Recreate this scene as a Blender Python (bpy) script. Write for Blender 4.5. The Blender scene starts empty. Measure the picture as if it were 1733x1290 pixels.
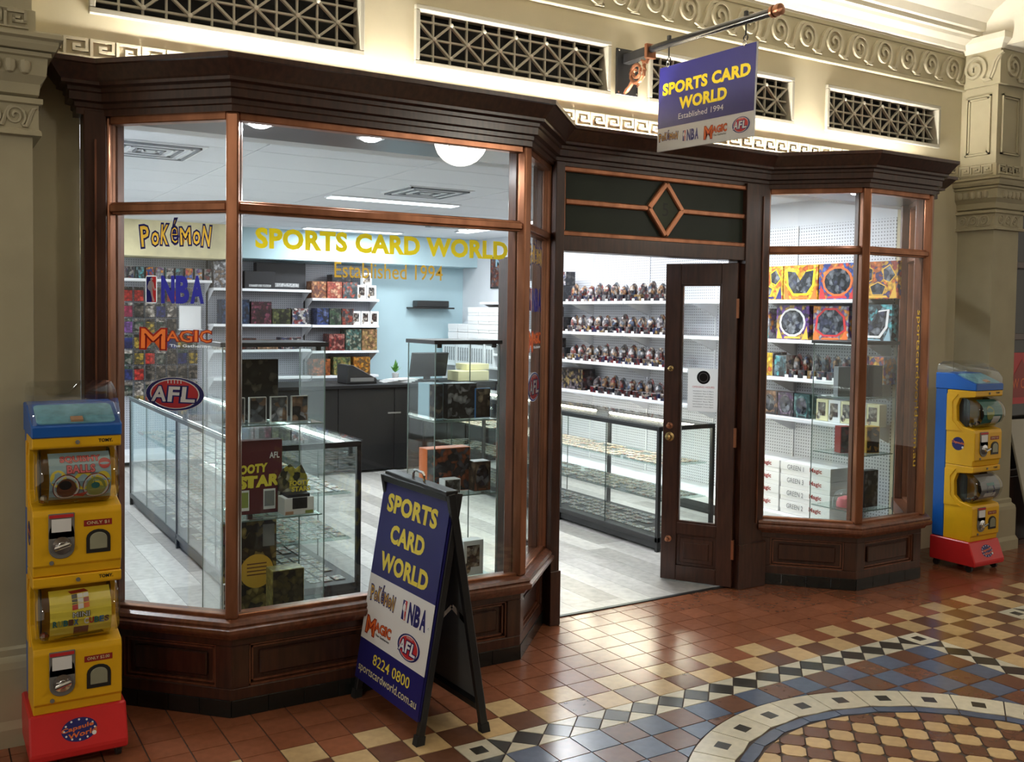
import bpy, bmesh, math, random
from mathutils import Matrix, Vector
random.seed(7)
PI = math.pi
scene = bpy.context.scene
COL = scene.collection

# ------------------------------------------------------------------ camera
F_PX, YAW, PITCH, ROLL = 1624.19, 0.53565, 0.040293, 0.013134
CAM = Vector((-2.37489, -3.23929, 1.69413)); PX0, PY0 = 830.41, 597.62
def cam_axes():
    f = Vector((math.sin(YAW), math.cos(YAW), 0)); r = Vector((math.cos(YAW), -math.sin(YAW), 0)); u = Vector((0, 0, 1))
    f2 = f*math.cos(PITCH) - u*math.sin(PITCH); u2 = f*math.sin(PITCH) + u*math.cos(PITCH)
    r3 = r*math.cos(ROLL) + u2*math.sin(ROLL); u3 = -r*math.sin(ROLL) + u2*math.cos(ROLL)
    return r3, u3, f2
CR, CU, CF = cam_axes()
cd = bpy.data.cameras.new('camera'); cam = bpy.data.objects.new('camera', cd); COL.objects.link(cam)
cd.sensor_width = 36; cd.lens = F_PX*36/1733
cd.shift_x = (866.5-PX0)/1733; cd.shift_y = (PY0-645)/1733
cam.matrix_world = Matrix(((CR.x, CU.x, -CF.x, CAM.x), (CR.y, CU.y, -CF.y, CAM.y), (CR.z, CU.z, -CF.z, CAM.z), (0, 0, 0, 1)))
cd.clip_start = 0.05; scene.camera = cam

# ------------------------------------------------------------------ world, exposure
w = bpy.data.worlds.new('world'); scene.world = w; w.use_nodes = True
bg = w.node_tree.nodes['Background']; bg.inputs[0].default_value = (1.0, 0.90, 0.74, 1); bg.inputs[1].default_value = 0.55
scene.view_settings.view_transform = 'Standard'; scene.view_settings.look = 'None'
scene.view_settings.exposure = 0.0; scene.view_settings.gamma = 1.0; scene.view_settings.use_curve_mapping = False
scene.cycles.transparent_max_bounces = 64
scene.cycles.max_bounces = 8
scene.cycles.sample_clamp_indirect = 6.0
scene.cycles.caustics_reflective = False; scene.cycles.caustics_refractive = False
LIGHT_TROFFER = 31.0      # W per shop ceiling panel
LIGHT_COVE = 330.0         # emission of the cove tubes
LIGHT_BOWL = 62.0         # emission of the hall bowls
LIGHT_CASE = 22.0         # emission of display-case tubes

# ------------------------------------------------------------------ materials
MATS = {}
def nt_new(name):
    m = bpy.data.materials.new(name); m.use_nodes = True
    return m, m.node_tree, m.node_tree.nodes['Principled BSDF']
def mat(name, col, rough=0.5, metal=0.0, var=0.12, vscale=6.0, bump=0.0, bscale=40.0, rnd=0.0, coat=0.0, spec=None, stretch=None):
    """procedural principled material: colour broken up by noise, optional relief, optional per-object variation"""
    if name in MATS: return MATS[name]
    m, nt, b = nt_new(name); N, L = nt.nodes, nt.links
    tc = N.new('ShaderNodeTexCoord'); mp = N.new('ShaderNodeMapping'); L.new(tc.outputs['Object'], mp.inputs[0])
    if stretch: mp.inputs['Scale'].default_value = stretch
    nz = N.new('ShaderNodeTexNoise'); nz.inputs['Scale'].default_value = vscale; nz.inputs['Detail'].default_value = 4
    L.new(mp.outputs[0], nz.inputs[0])
    hs = N.new('ShaderNodeHueSaturation'); hs.inputs['Color'].default_value = (*col, 1)
    mr = N.new('ShaderNodeMapRange'); mr.inputs[1].default_value = 0.3; mr.inputs[2].default_value = 0.7
    mr.inputs[3].default_value = 1-var; mr.inputs[4].default_value = 1+var
    L.new(nz.outputs[0], mr.inputs[0])
    last = mr.outputs[0]
    if rnd:
        oi = N.new('ShaderNodeObjectInfo'); m2 = N.new('ShaderNodeMapRange'); m2.inputs[3].default_value = 1-rnd; m2.inputs[4].default_value = 1+rnd
        L.new(oi.outputs['Random'], m2.inputs[0]); mu = N.new('ShaderNodeMath'); mu.operation = 'MULTIPLY'
        L.new(last, mu.inputs[0]); L.new(m2.outputs[0], mu.inputs[1]); last = mu.outputs[0]
    L.new(last, hs.inputs['Value']); L.new(hs.outputs[0], b.inputs['Base Color'])
    b.inputs['Roughness'].default_value = rough; b.inputs['Metallic'].default_value = metal
    if spec is not None: b.inputs['Specular IOR Level'].default_value = spec
    if coat: b.inputs['Coat Weight'].default_value = coat; b.inputs['Coat Roughness'].default_value = 0.17
    if bump:
        n2 = N.new('ShaderNodeTexNoise'); n2.inputs['Scale'].default_value = bscale; L.new(mp.outputs[0], n2.inputs[0])
        bp = N.new('ShaderNodeBump'); bp.inputs['Strength'].default_value = bump; bp.inputs['Distance'].default_value = 0.005
        L.new(n2.outputs[0], bp.inputs['Height']); L.new(bp.outputs[0], b.inputs['Normal'])
    MATS[name] = m; return m
def emit(name, col, s):
    if name in MATS: return MATS[name]
    m, nt, b = nt_new(name); b.inputs['Base Color'].default_value = (*col, 1)
    b.inputs['Emission Color'].default_value = (*col, 1); b.inputs['Emission Strength'].default_value = s
    MATS[name] = m; return m
def glass(name, tint=(0.97, 0.985, 0.98), base=0.045, rough=0.0, haze=0.0):
    if name in MATS: return MATS[name]
    m, nt, b = nt_new(name); N, L = nt.nodes, nt.links; N.remove(b)
    out = N['Material Output']
    tr = N.new('ShaderNodeBsdfTransparent'); tr.inputs[0].default_value = (*tint, 1)
    gl = N.new('ShaderNodeBsdfGlossy'); gl.inputs['Roughness'].default_value = rough; gl.inputs[0].default_value = (1, 1, 1, 1)
    lw = N.new('ShaderNodeLayerWeight'); lw.inputs[0].default_value = 0.5
    pw = N.new('ShaderNodeMath'); pw.operation = 'POWER'; pw.inputs[1].default_value = 5; L.new(lw.outputs['Facing'], pw.inputs[0])
    ma = N.new('ShaderNodeMath'); ma.operation = 'MULTIPLY_ADD'; ma.inputs[1].default_value = 0.8; ma.inputs[2].default_value = base
    L.new(pw.outputs[0], ma.inputs[0])
    mx = N.new('ShaderNodeMixShader'); L.new(ma.outputs[0], mx.inputs[0]); L.new(tr.outputs[0], mx.inputs[1]); L.new(gl.outputs[0], mx.inputs[2])
    last = mx.outputs[0]
    if haze:
        df = N.new('ShaderNodeBsdfDiffuse'); df.inputs[0].default_value = (0.8, 0.85, 0.85, 1)
        nz = N.new('ShaderNodeTexNoise'); nz.inputs['Scale'].default_value = 9; tcx = N.new('ShaderNodeTexCoord'); L.new(tcx.outputs['Object'], nz.inputs[0])
        mh = N.new('ShaderNodeMath'); mh.operation = 'MULTIPLY'; mh.inputs[1].default_value = haze; L.new(nz.outputs[0], mh.inputs[0])
        m3 = N.new('ShaderNodeMixShader'); L.new(mh.outputs[0], m3.inputs[0]); L.new(last, m3.inputs[1]); L.new(df.outputs[0], m3.inputs[2]); last = m3.outputs[0]
    L.new(last, out.inputs[0]); MATS[name] = m; return m
def wood(name, c1, c2, rough=0.32, scale=3.0, coat=0.25):
    if name in MATS: return MATS[name]
    m, nt, b = nt_new(name); N, L = nt.nodes, nt.links
    tc = N.new('ShaderNodeTexCoord'); mp = N.new('ShaderNodeMapping'); mp.inputs['Scale'].default_value = (scale*4, scale*4, scale*0.5)
    L.new(tc.outputs['Object'], mp.inputs[0])
    nz = N.new('ShaderNodeTexNoise'); nz.inputs['Scale'].default_value = 4; nz.inputs['Detail'].default_value = 6; L.new(mp.outputs[0], nz.inputs[0])
    cr = N.new('ShaderNodeValToRGB'); cr.color_ramp.elements[0].color = (*c1, 1); cr.color_ramp.elements[1].color = (*c2, 1)
    cr.color_ramp.elements[0].position = 0.3; cr.color_ramp.elements[1].position = 0.7
    L.new(nz.outputs[0], cr.inputs[0]); L.new(cr.outputs[0], b.inputs['Base Color'])
    b.inputs['Roughness'].default_value = rough; b.inputs['Coat Weight'].default_value = coat; b.inputs['Coat Roughness'].default_value = 0.2
    bp = N.new('ShaderNodeBump'); bp.inputs['Strength'].default_value = 0.08; bp.inputs['Distance'].default_value = 0.003
    L.new(nz.outputs[0], bp.inputs['Height']); L.new(bp.outputs[0], b.inputs['Normal'])
    MATS[name] = m; return m
def art(name, cols, scale=22.0, rough=0.28, dist=0.6):
    """printed packaging art: blotches of several inks, shifted per object"""
    if name in MATS: return MATS[name]
    m, nt, b = nt_new(name); N, L = nt.nodes, nt.links
    tc = N.new('ShaderNodeTexCoord'); oi = N.new('ShaderNodeObjectInfo')
    sc_ = N.new('ShaderNodeMath'); sc_.operation = 'MULTIPLY'; sc_.inputs[1].default_value = 37.0; L.new(oi.outputs['Random'], sc_.inputs[0])
    ad = N.new('ShaderNodeVectorMath'); ad.operation = 'ADD'; L.new(tc.outputs['Object'], ad.inputs[0]); L.new(sc_.outputs[0], ad.inputs[1])
    nz = N.new('ShaderNodeTexNoise'); nz.inputs['Scale'].default_value = scale*0.7; L.new(ad.outputs[0], nz.inputs[0])
    vs = N.new('ShaderNodeVectorMath'); vs.operation = 'SCALE'; vs.inputs['Scale'].default_value = dist*2/scale
    L.new(nz.outputs['Color'], vs.inputs[0]); a2 = N.new('ShaderNodeVectorMath'); a2.operation = 'ADD'
    L.new(ad.outputs[0], a2.inputs[0]); L.new(vs.outputs[0], a2.inputs[1])
    vo = N.new('ShaderNodeTexVoronoi'); vo.inputs['Scale'].default_value = scale; L.new(a2.outputs[0], vo.inputs['Vector'])
    sep = N.new('ShaderNodeSeparateColor'); L.new(vo.outputs['Color'], sep.inputs[0])
    cr = N.new('ShaderNodeValToRGB'); cr.color_ramp.interpolation = 'CONSTANT'
    el = cr.color_ramp.elements
    while len(el) < len(cols): el.new(0.5)
    for i, c in enumerate(cols): el[i].position = i/len(cols); el[i].color = (*c, 1)
    L.new(sep.outputs[0], cr.inputs[0])
    mxd = N.new('ShaderNodeMapRange'); mxd.inputs[1].default_value = 0; mxd.inputs[2].default_value = 0.6; mxd.inputs[3].default_value = 1.15; mxd.inputs[4].default_value = 0.45
    L.new(vo.outputs['Distance'], mxd.inputs[0])
    hs = N.new('ShaderNodeHueSaturation'); L.new(cr.outputs[0], hs.inputs['Color']); L.new(mxd.outputs[0], hs.inputs['Value'])
    L.new(hs.outputs[0], b.inputs['Base Color']); b.inputs['Roughness'].default_value = rough
    MATS[name] = m; return m
def peg(name, col, hole, pitch=0.0254, axis='Y'):
    """perforated board: rows of small dark holes"""
    if name in MATS: return MATS[name]
    m, nt, b = nt_new(name); N, L = nt.nodes, nt.links
    tc = N.new('ShaderNodeTexCoord'); mp = N.new('ShaderNodeMapping'); s = 1/pitch; mp.inputs['Scale'].default_value = (s, s, s)
    L.new(tc.outputs['Object'], mp.inputs[0])
    fr = N.new('ShaderNodeVectorMath'); fr.operation = 'FRACTION'; L.new(mp.outputs[0], fr.inputs[0])
    sb = N.new('ShaderNodeVectorMath'); sb.operation = 'SUBTRACT'; sb.inputs[1].default_value = (0.5, 0.5, 0.5); L.new(fr.outputs[0], sb.inputs[0])
    sp = N.new('ShaderNodeSeparateXYZ'); L.new(sb.outputs[0], sp.inputs[0])
    def sq(o):
        q = N.new('ShaderNodeMath'); q.operation = 'MULTIPLY'; L.new(o, q.inputs[0]); L.new(o, q.inputs[1]); return q.outputs[0]
    ax = N.new('ShaderNodeMath'); ax.operation = 'ADD'; L.new(sq(sp.outputs[axis]), ax.inputs[0]); L.new(sq(sp.outputs['Z']), ax.inputs[1])
    lt = N.new('ShaderNodeMath'); lt.operation = 'LESS_THAN'; lt.inputs[1].default_value = 0.045; L.new(ax.outputs[0], lt.inputs[0])
    mx = N.new('ShaderNodeMix'); mx.data_type = 'RGBA'; L.new(lt.outputs[0], mx.inputs['Factor'])
    mx.inputs['A'].default_value = (*col, 1); mx.inputs['B'].default_value = (*hole, 1)
    L.new(mx.outputs['Result'], b.inputs['Base Color']); b.inputs['Roughness'].default_value = 0.5
    MATS[name] = m; return m

def srgb(r, g, b):
    f = lambda c: (c/255/12.92) if c/255 <= 0.04045 else ((c/255+0.055)/1.055)**2.4
    return (f(r), f(g), f(b))
M_WALL = mat('plaster_cream', srgb(205, 196, 168), 0.75, var=0.05, vscale=3, bump=0.05)
M_STONE = mat('plaster_taupe', srgb(168, 160, 134), 0.75, var=0.06, vscale=5, bump=0.06)
M_RELIEF = mat('plaster_relief', srgb(172, 164, 140), 0.7, var=0.06, vscale=8, bump=0.05)
M_GRILLE = mat('grille_grey', srgb(168, 164, 150), 0.5, var=0.05)
M_CEIL = mat('ceiling_white', srgb(228, 222, 205), 0.8, var=0.03)
M_DARK = mat('void_black', (0.008, 0.008, 0.008), 0.8)
M_WOOD = wood('mahogany', srgb(50, 30, 23), srgb(74, 45, 34))
M_WOOD2 = wood('mahogany_light', srgb(86, 50, 35), srgb(122, 76, 54))
M_COPPER = mat('copper_frame', srgb(158, 106, 78), 0.30, metal=0.7, var=0.28, vscale=14, stretch=(1, 1, 0.25))
M_KICK = mat('kick_tile_black', (0.012, 0.014, 0.013), 0.25, var=0.2)
M_GLASS = glass('window_glass', base=0.036, haze=0.003)
M_GLASSC = glass('cabinet_glass', tint=(0.965, 0.985, 0.978), base=0.022)
M_GLASSE = glass('shelf_glass', tint=(0.86, 0.94, 0.92), base=0.07)
M_PLAST = glass('clear_plastic', tint=(0.93, 0.94, 0.94), base=0.06, rough=0.05)
M_BLACK = mat('black_metal', (0.012, 0.012, 0.013), 0.4, var=0.2)
M_WHITE = mat('white_paint', srgb(232, 233, 236), 0.45, var=0.02)
M_CHROME = mat('chrome', (0.75, 0.75, 0.76), 0.15, metal=1.0, var=0.02)
M_BRASS = mat('brass', (0.55, 0.40, 0.18), 0.25, metal=1.0, var=0.1)
M_GROUT = mat('grout', srgb(60, 46, 38), 0.85)
def tile(n, c): return mat(n, c, 0.20, var=0.10, vscale=25, rnd=0.12, bump=0.010, bscale=14, spec=1.0)
T_BROWN = tile('tile_terracotta', srgb(140, 86, 60)); T_CREAM = tile('tile_cream', srgb(203, 172, 126))
T_BLUE = tile('tile_blue', srgb(88, 100, 124)); T_BLACK = tile('tile_black', srgb(52, 50, 46)); T_WHITE = tile('tile_white', srgb(214, 206, 184))
T_UMBER = tile('tile_umber', srgb(110, 74, 56))
INKC = {}
def ink(n, c, rough=0.45): INKC[n] = c; return mat('ink_'+n, c, rough, var=0.02)
def vinyl_ink(n):
    """self-adhesive window film: lets part of the light behind it through"""
    k = 'vinyl_'+n
    if k in MATS: return MATS[k]
    m, nt, b = nt_new(k); N, L = nt.nodes, nt.links; b.inputs['Base Color'].default_value = (*INKC[n], 1); b.inputs['Roughness'].default_value = 0.4
    tl = N.new('ShaderNodeBsdfTranslucent'); tl.inputs[0].default_value = (*INKC[n], 1); mx = N.new('ShaderNodeMixShader'); mx.inputs[0].default_value = 0.5
    nz = N.new('ShaderNodeTexNoise'); nz.inputs['Scale'].default_value = 5; mr = N.new('ShaderNodeMapRange'); mr.inputs[3].default_value = 0.45; mr.inputs[4].default_value = 0.58; L.new(nz.outputs[0], mr.inputs[0]); L.new(mr.outputs[0], mx.inputs[0])
    L.new(b.outputs[0], mx.inputs[1]); L.new(tl.outputs[0], mx.inputs[2]); L.new(mx.outputs[0], N['Material Output'].inputs[0]); MATS[k] = m; return m
INK = dict(navy=ink('navy', srgb(31, 29, 104)), blue=ink('blue', srgb(46, 46, 140)), yellow=ink('yellow', srgb(250, 222, 36)), gold=ink('gold', srgb(226, 178, 66)),
           white=ink('white', srgb(232, 232, 232)), cream=ink('cream', srgb(222, 214, 170)), red=ink('red', srgb(196, 48, 52)), orange=ink('orange', srgb(226, 112, 48)),
           black=ink('black', srgb(24, 24, 28)), dred=ink('dred', srgb(150, 40, 34)), grey=ink('grey', srgb(128, 130, 134)), pink=ink('pink', srgb(232, 110, 120)),
           maroon=ink('maroon', srgb(92, 30, 38)), lblue=ink('lblue', srgb(150, 182, 196)), green=ink('green', srgb(150, 160, 84)), brown=ink('brown', srgb(110, 66, 44)),
           teal=ink('teal', srgb(52, 120, 118)), sky=ink('sky', srgb(62, 120, 178)), lyellow=ink('lyellow', srgb(236, 216, 74)), tan=ink('tan', srgb(196, 152, 120)))

# ------------------------------------------------------------------ mesh builder
class MB:
    def __init__(s): s.v = []; s.f = []; s.m = []
    def add(s, vs, fs, m=0):
        o = len(s.v); s.v += [tuple(p) for p in vs]; s.f += [tuple(i+o for i in f) for f in fs]; s.m += [m]*len(fs); return s
    def box(s, x0, x1, y0, y1, z0, z1, m=0):
        return s.add([(x0, y0, z0), (x1, y0, z0), (x1, y1, z0), (x0, y1, z0), (x0, y0, z1), (x1, y0, z1), (x1, y1, z1), (x0, y1, z1)],
                     [(0, 3, 2, 1), (4, 5, 6, 7), (0, 1, 5, 4), (1, 2, 6, 5), (2, 3, 7, 6), (3, 0, 4, 7)], m)
    def obox(s, c, size, R, m=0):
        b = MB().box(-size[0]/2, size[0]/2, -size[1]/2, size[1]/2, -size[2]/2, size[2]/2)
        return s.add([Vector(c)+R@Vector(p) for p in b.v], b.f, m)
    def bar(s, a, b, wd, dp, n=(0, -1, 0), m=0):
        """rectangular bar from a to b, wd across, dp along n"""
        a = Vector(a); b = Vector(b); t = (b-a).normalized(); n = Vector(n); x = t.cross(n).normalized()*wd/2; n = n*dp/2
        vs = [a-x-n, a+x-n, a+x+n, a-x+n, b-x-n, b+x-n, b+x+n, b-x+n]
        return s.add(vs, [(0, 3, 2, 1), (4, 5, 6, 7), (0, 1, 5, 4), (1, 2, 6, 5), (2, 3, 7, 6), (3, 0, 4, 7)], m)
    def prism(s, pts, z0, z1, inset=0.0, m=0):
        n = len(pts); cx = sum(p[0] for p in pts)/n; cy = sum(p[1] for p in pts)/n
        top = []
        for p in pts:
            d = math.hypot(p[0]-cx, p[1]-cy) or 1; k = max(0, 1-inset*1.4/d); top.append((cx+(p[0]-cx)*k, cy+(p[1]-cy)*k, z1))
        return s.add([(p[0], p[1], z0) for p in pts]+top, [tuple(range(n))[::-1], tuple(range(n, 2*n))]+[(i, (i+1) % n, n+(i+1) % n, n+i) for i in range(n)], m)
    def extr(s, pts, M, d0, d1, m=0):
        """polygon in a local XY plane (matrix M), thickness from d0 to d1 along local Z"""
        n = len(pts)
        return s.add([M@Vector((p[0], p[1], d0)) for p in pts]+[M@Vector((p[0], p[1], d1)) for p in pts],
                     [tuple(range(n))[::-1], tuple(range(n, 2*n))]+[(i, (i+1) % n, n+(i+1) % n, n+i) for i in range(n)], m)
    def tube(s, pts, r, n=8, m=0, cap=True):
        pts = [Vector(p) for p in pts]; rs = r if isinstance(r, (list, tuple)) else [r]*len(pts); rings = []
        up = Vector((0, 0, 1)); o = len(s.v); fs = []
        for i, p in enumerate(pts):
            t = (pts[min(i+1, len(pts)-1)]-pts[max(i-1, 0)]).normalized()
            u = up if abs(t.dot(up)) < 0.95 else Vector((1, 0, 0)); a = t.cross(u).normalized(); b = t.cross(a)
            for k in range(n): s.v.append(tuple(p+(a*math.cos(2*PI*k/n)+b*math.sin(2*PI*k/n))*rs[i]))
        for i in range(len(pts)-1):
            for k in range(n): fs.append((o+i*n+k, o+i*n+(k+1) % n, o+(i+1)*n+(k+1) % n, o+(i+1)*n+k))
        if cap: fs += [tuple(o+k for k in range(n))[::-1], tuple(o+(len(pts)-1)*n+k for k in range(n))]
        s.f += fs; s.m += [m]*len(fs); return s
    def lathe(s, prof, n=16, c=(0, 0, 0), m=0, R=None):
        o = len(s.v); fs = []
        for r, z in prof:
            for k in range(n):
                p = Vector((r*math.cos(2*PI*k/n), r*math.sin(2*PI*k/n), z)); p = (R@p if R else p)+Vector(c); s.v.append(tuple(p))
        for i in range(len(prof)-1):
            for k in range(n): fs.append((o+i*n+k, o+i*n+(k+1) % n, o+(i+1)*n+(k+1) % n, o+(i+1)*n+k))
        if prof[0][0] > 1e-5: fs.append(tuple(o+k for k in range(n))[::-1])
        if prof[-1][0] > 1e-5: fs.append(tuple(o+(len(prof)-1)*n+k for k in range(n)))
        s.f += fs; s.m += [m]*len(fs); return s
    def sweep(s, path, prof, m=0, cap=True):
        """closed profile [(out, z)] along a plan polyline with mitred corners; out is to the right of travel"""
        P = [Vector((p[0], p[1])) for p in path]; n = len(prof); o = len(s.v); fs = []
        for i, p in enumerate(P):
            ns = []
            if i > 0: d = (p-P[i-1]).normalized(); ns.append(Vector((d.y, -d.x)))
            if i < len(P)-1: d = (P[i+1]-p).normalized(); ns.append(Vector((d.y, -d.x)))
            mit = ns[0] if len(ns) == 1 else (ns[0]+ns[1])/(1+ns[0].dot(ns[1]))
            for (of, z) in prof: q = p+mit*of; s.v.append((q.x, q.y, z))
        for i in range(len(P)-1):
            for k in range(n): fs.append((o+i*n+k, o+(i+1)*n+k, o+(i+1)*n+(k+1) % n, o+i*n+(k+1) % n))
        if cap: fs += [tuple(o+k for k in range(n)), tuple(o+(len(P)-1)*n+k for k in range(n))[::-1]]
        s.f += fs; s.m += [m]*len(fs); return s
    def mesh(s, name, mats, bevel=0.0, smooth=False):
        me = bpy.data.meshes.new(name); me.from_pydata(s.v, [], s.f)
        mats = mats if isinstance(mats, (list, tuple)) else [mats]
        for q in mats: me.materials.append(q)
        me.polygons.foreach_set('material_index', s.m)
        bm = bmesh.new(); bm.from_mesh(me); bmesh.ops.recalc_face_normals(bm, faces=bm.faces)
        if bevel: bmesh.ops.bevel(bm, geom=list(bm.edges), offset=bevel, segments=2 if bevel > 0.006 else 1, affect='EDGES', profile=0.6)
        bm.to_mesh(me); bm.free()
        if smooth:
            me.shade_smooth()
            try: me.set_sharp_from_angle(angle=math.radians(40))
            except Exception: pass
        me.update(); return me
    def build(s, name, mats, parent=None, bevel=0.0, smooth=False, world=True):
        return link(name, s.mesh(name, mats, bevel, smooth), parent, world=world)
PM = {}
def link(name, me, parent=None, M=None, world=True):
    o = bpy.data.objects.new(name, me); COL.objects.link(o)
    if M is not None: o.matrix_basis = M
    if parent is not None:
        o.parent = parent
        if world: o.matrix_parent_inverse = PM[parent].inverted()
    PM[o] = (M if M is not None else Matrix()) if world or parent is None else PM[parent]@(M if M is not None else Matrix())
    return o
def tag(o, label, cat=None, group=None, kind=None):
    o['label'] = label
    if cat: o['category'] = cat
    if group: o['group'] = group
    if kind: o['kind'] = kind
    return o
def thing(name, label, cat, loc=(0, 0, 0), group=None, kind=None, rotz=0.0):
    M = Matrix.Translation(loc)@Matrix.Rotation(rotz, 4, 'Z')
    o = bpy.data.objects.new(name, None); COL.objects.link(o); o.matrix_basis = M; o.empty_display_size = 0.1; PM[o] = M
    return tag(o, label, cat, group, kind)
def frame_at(org, x, y):
    """matrix whose local x / y axes are the given world directions"""
    x = Vector(x).normalized(); y = Vector(y).normalized(); z = x.cross(y).normalized()
    return Matrix(((x.x, y.x, z.x, org[0]), (x.y, y.y, z.y, org[1]), (x.z, y.z, z.z, org[2]), (0, 0, 0, 1)))
def proj(p):
    d = Vector(p)-CAM; z = d.dot(CF)
    if z < 0.05: return None
    return PX0+F_PX*d.dot(CR)/z, PY0-F_PX*d.dot(CU)/z, z
ORD = ['first', 'second', 'third', 'fourth', 'fifth', 'sixth', 'seventh', 'eighth', 'ninth', 'tenth', 'eleventh', 'twelfth', 'thirteenth', 'fourteenth', 'fifteenth', 'sixteenth', 'seventeenth', 'eighteenth', 'nineteenth', 'twentieth']

# ------------------------------------------------------------------ flat print
TXT = {}
def text_poly(s, bold=0.0, stroke=0.0):
    k = (s, bold, stroke)
    if k in TXT: return TXT[k]
    c = bpy.data.curves.new('lettering', 'FONT'); c.body = s; c.size = 1; c.offset = bold; c.resolution_u = 3; c.space_character = 1.0+bold*1.4
    if stroke: c.fill_mode = 'NONE'; c.bevel_depth = stroke; c.bevel_resolution = 0; c.resolution_u = 2
    o = bpy.data.objects.new('lettering', c); COL.objects.link(o)
    dg = bpy.context.evaluated_depsgraph_get(); me = bpy.data.meshes.new_from_object(o.evaluated_get(dg))
    vs = [(v.co.x, v.co.y) for v in me.vertices]; fs = [tuple(p.vertices) for p in me.polygons]
    if stroke: fs = [f for f in fs if sum((vs[f[i]][0]*vs[f[(i+1) % len(f)]][1]-vs[f[(i+1) % len(f)]][0]*vs[f[i]][1]) for i in range(len(f))) > 1e-9]      # upper side only
    bpy.data.objects.remove(o); bpy.data.curves.remove(c); bpy.data.meshes.remove(me)
    TXT[k] = (vs, fs); return TXT[k]
class Decal:
    """flat inks on a plane: local x right, y up, z out of the surface"""
    def __init__(s): s.b = MB(); s.cols = []
    def mi(s, c):
        if c not in s.cols: s.cols.append(c)
        return s.cols.index(c)
    def poly(s, pts, c, L=0): s.b.add([(p[0], p[1], 0.0006*(L+1)) for p in pts], [tuple(range(len(pts)))], s.mi(c)); return s
    def rect(s, x0, y0, x1, y1, c, L=0): return s.poly([(x0, y0), (x1, y0), (x1, y1), (x0, y1)], c, L)
    def ell(s, cx, cy, rx, ry, c, L=0, n=28): return s.poly([(cx+rx*math.cos(2*PI*i/n), cy+ry*math.sin(2*PI*i/n)) for i in range(n)], c, L)
    def rrect(s, x0, y0, x1, y1, r, c, L=0):
        pts = []
        for cx, cy, a in ((x1-r, y1-r, 0), (x0+r, y1-r, 90), (x0+r, y0+r, 180), (x1-r, y0+r, 270)):
            for k in range(5): t = math.radians(a+22.5*k); pts.append((cx+r*math.cos(t), cy+r*math.sin(t)))
        return s.poly(pts, c, L)
    def text(s, t, x0, y0, x1, y1, c, L=1, bold=0.0, shear=0.0, rot=0.0, grow=0.0):
        """text whose ink box fills x0..x1, y0..y1 (grow widens the stroke for an outline)"""
        vs, fs = text_poly(t, bold)
        if not vs: return s
        ax = min(v[0] for v in vs); bx = max(v[0] for v in vs); ay = min(v[1] for v in vs); by = max(v[1] for v in vs)
        cx, cy = (x0+x1)/2, (y0+y1)/2; cr, sr = math.cos(rot), math.sin(rot)
        v2 = vs
        if grow: v2, fs = text_poly(t, bold, grow)      # contour line of the same letters
        mx, my = (ax+bx)/2, (ay+by)/2; kx = (x1-x0)/(bx-ax); ky = (y1-y0)/(by-ay)
        out = []
        for vx, vy in v2:
            px = (vx-mx)*kx; py = (vy-my)*ky; px += shear*py; out.append((cx+px*cr-py*sr, cy+px*sr+py*cr, 0.0006*(L+1)))
        s.b.add(out, fs, s.mi(c)); return s
    def build(s, name, parent, M, label=None, film=False):
        o = link(name, s.b.mesh(name, [vinyl_ink(c) if film else INK[c] for c in s.cols]), parent, M)
        if label: o['label'] = label
        return o
def logo_pokemon(d, x0, y0, x1, y1, L=1, fill='gold', edge='navy'):
    ws = [1.15, 1.0, 1.05, 0.9, 1.35, 0.95, 1.05]; dy = [0.02, -0.16, 0.12, 0.04, 0.0, -0.12, -0.02]; hs = [1.0, 0.66, 0.95, 0.78, 0.82, 0.66, 0.95]; ro = [0.10, 0.0, -0.06, 0.0, 0.05, 0.0, -0.12]
    W = x1-x0; H = y1-y0; tot = sum(ws); x = x0
    for ch, wd, o, h, r in zip('PoKéMoN', ws, dy, hs, ro):
        k = W/tot*wd; cy = (y0+y1)/2+o*H*0.5; hh = H*0.78*h
        bo = 0.05
        if ch == 'é': cy += 0.14*H; hh = H*0.86; bo = 0.015
        d.text(ch, x+0.06*k, cy-hh/2, x+k*0.94, cy+hh/2, fill, L, bo, 0, r)
        d.text(ch, x+0.06*k, cy-hh/2, x+k*0.94, cy+hh/2, edge, L+1, bo, 0, r, grow=0.035); x += k
def logo_nba(d, x0, y0, x1, y1, L=1, letters='navy'):
    W = x1-x0; H = y1-y0; bw = W*0.20
    d.rrect(x0, y0, x0+bw, y1, bw*0.2, 'white', L); e = bw*0.08
    d.rect(x0+e, y0+e, x0+bw*0.55, y1-e, 'navy', L+1); d.rect(x0+bw*0.55, y0+e, x0+bw-e, y1-e, 'red', L+1)
    sx = lambda u: x0+bw*u; sy = lambda v: y0+H*v      # white player mark between the two fields
    d.ell(sx(0.54), sy(0.87), bw*0.12, H*0.05, 'white', L+2, 12)
    d.poly([(sx(0.30), sy(0.78)), (sx(0.50), sy(0.84)), (sx(0.72), sy(0.74)), (sx(0.80), sy(0.52)), (sx(0.70), sy(0.50)), (sx(0.64), sy(0.62)), (sx(0.62), sy(0.48)), (sx(0.66), sy(0.28)), (sx(0.80), sy(0.08)), (sx(0.64), sy(0.06)), (sx(0.52), sy(0.26)), (sx(0.42), sy(0.44)), (sx(0.22), sy(0.50)), (sx(0.16), sy(0.60))], 'white', L+2)
    d.ell(sx(0.82), sy(0.50), bw*0.09, H*0.04, 'white', L+2, 10)
    x = x0+W*0.27
    for ch in 'NBA': d.text(ch, x, y0, x+W*0.23, y1, letters, L, 0.05); x += W*0.25
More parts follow.
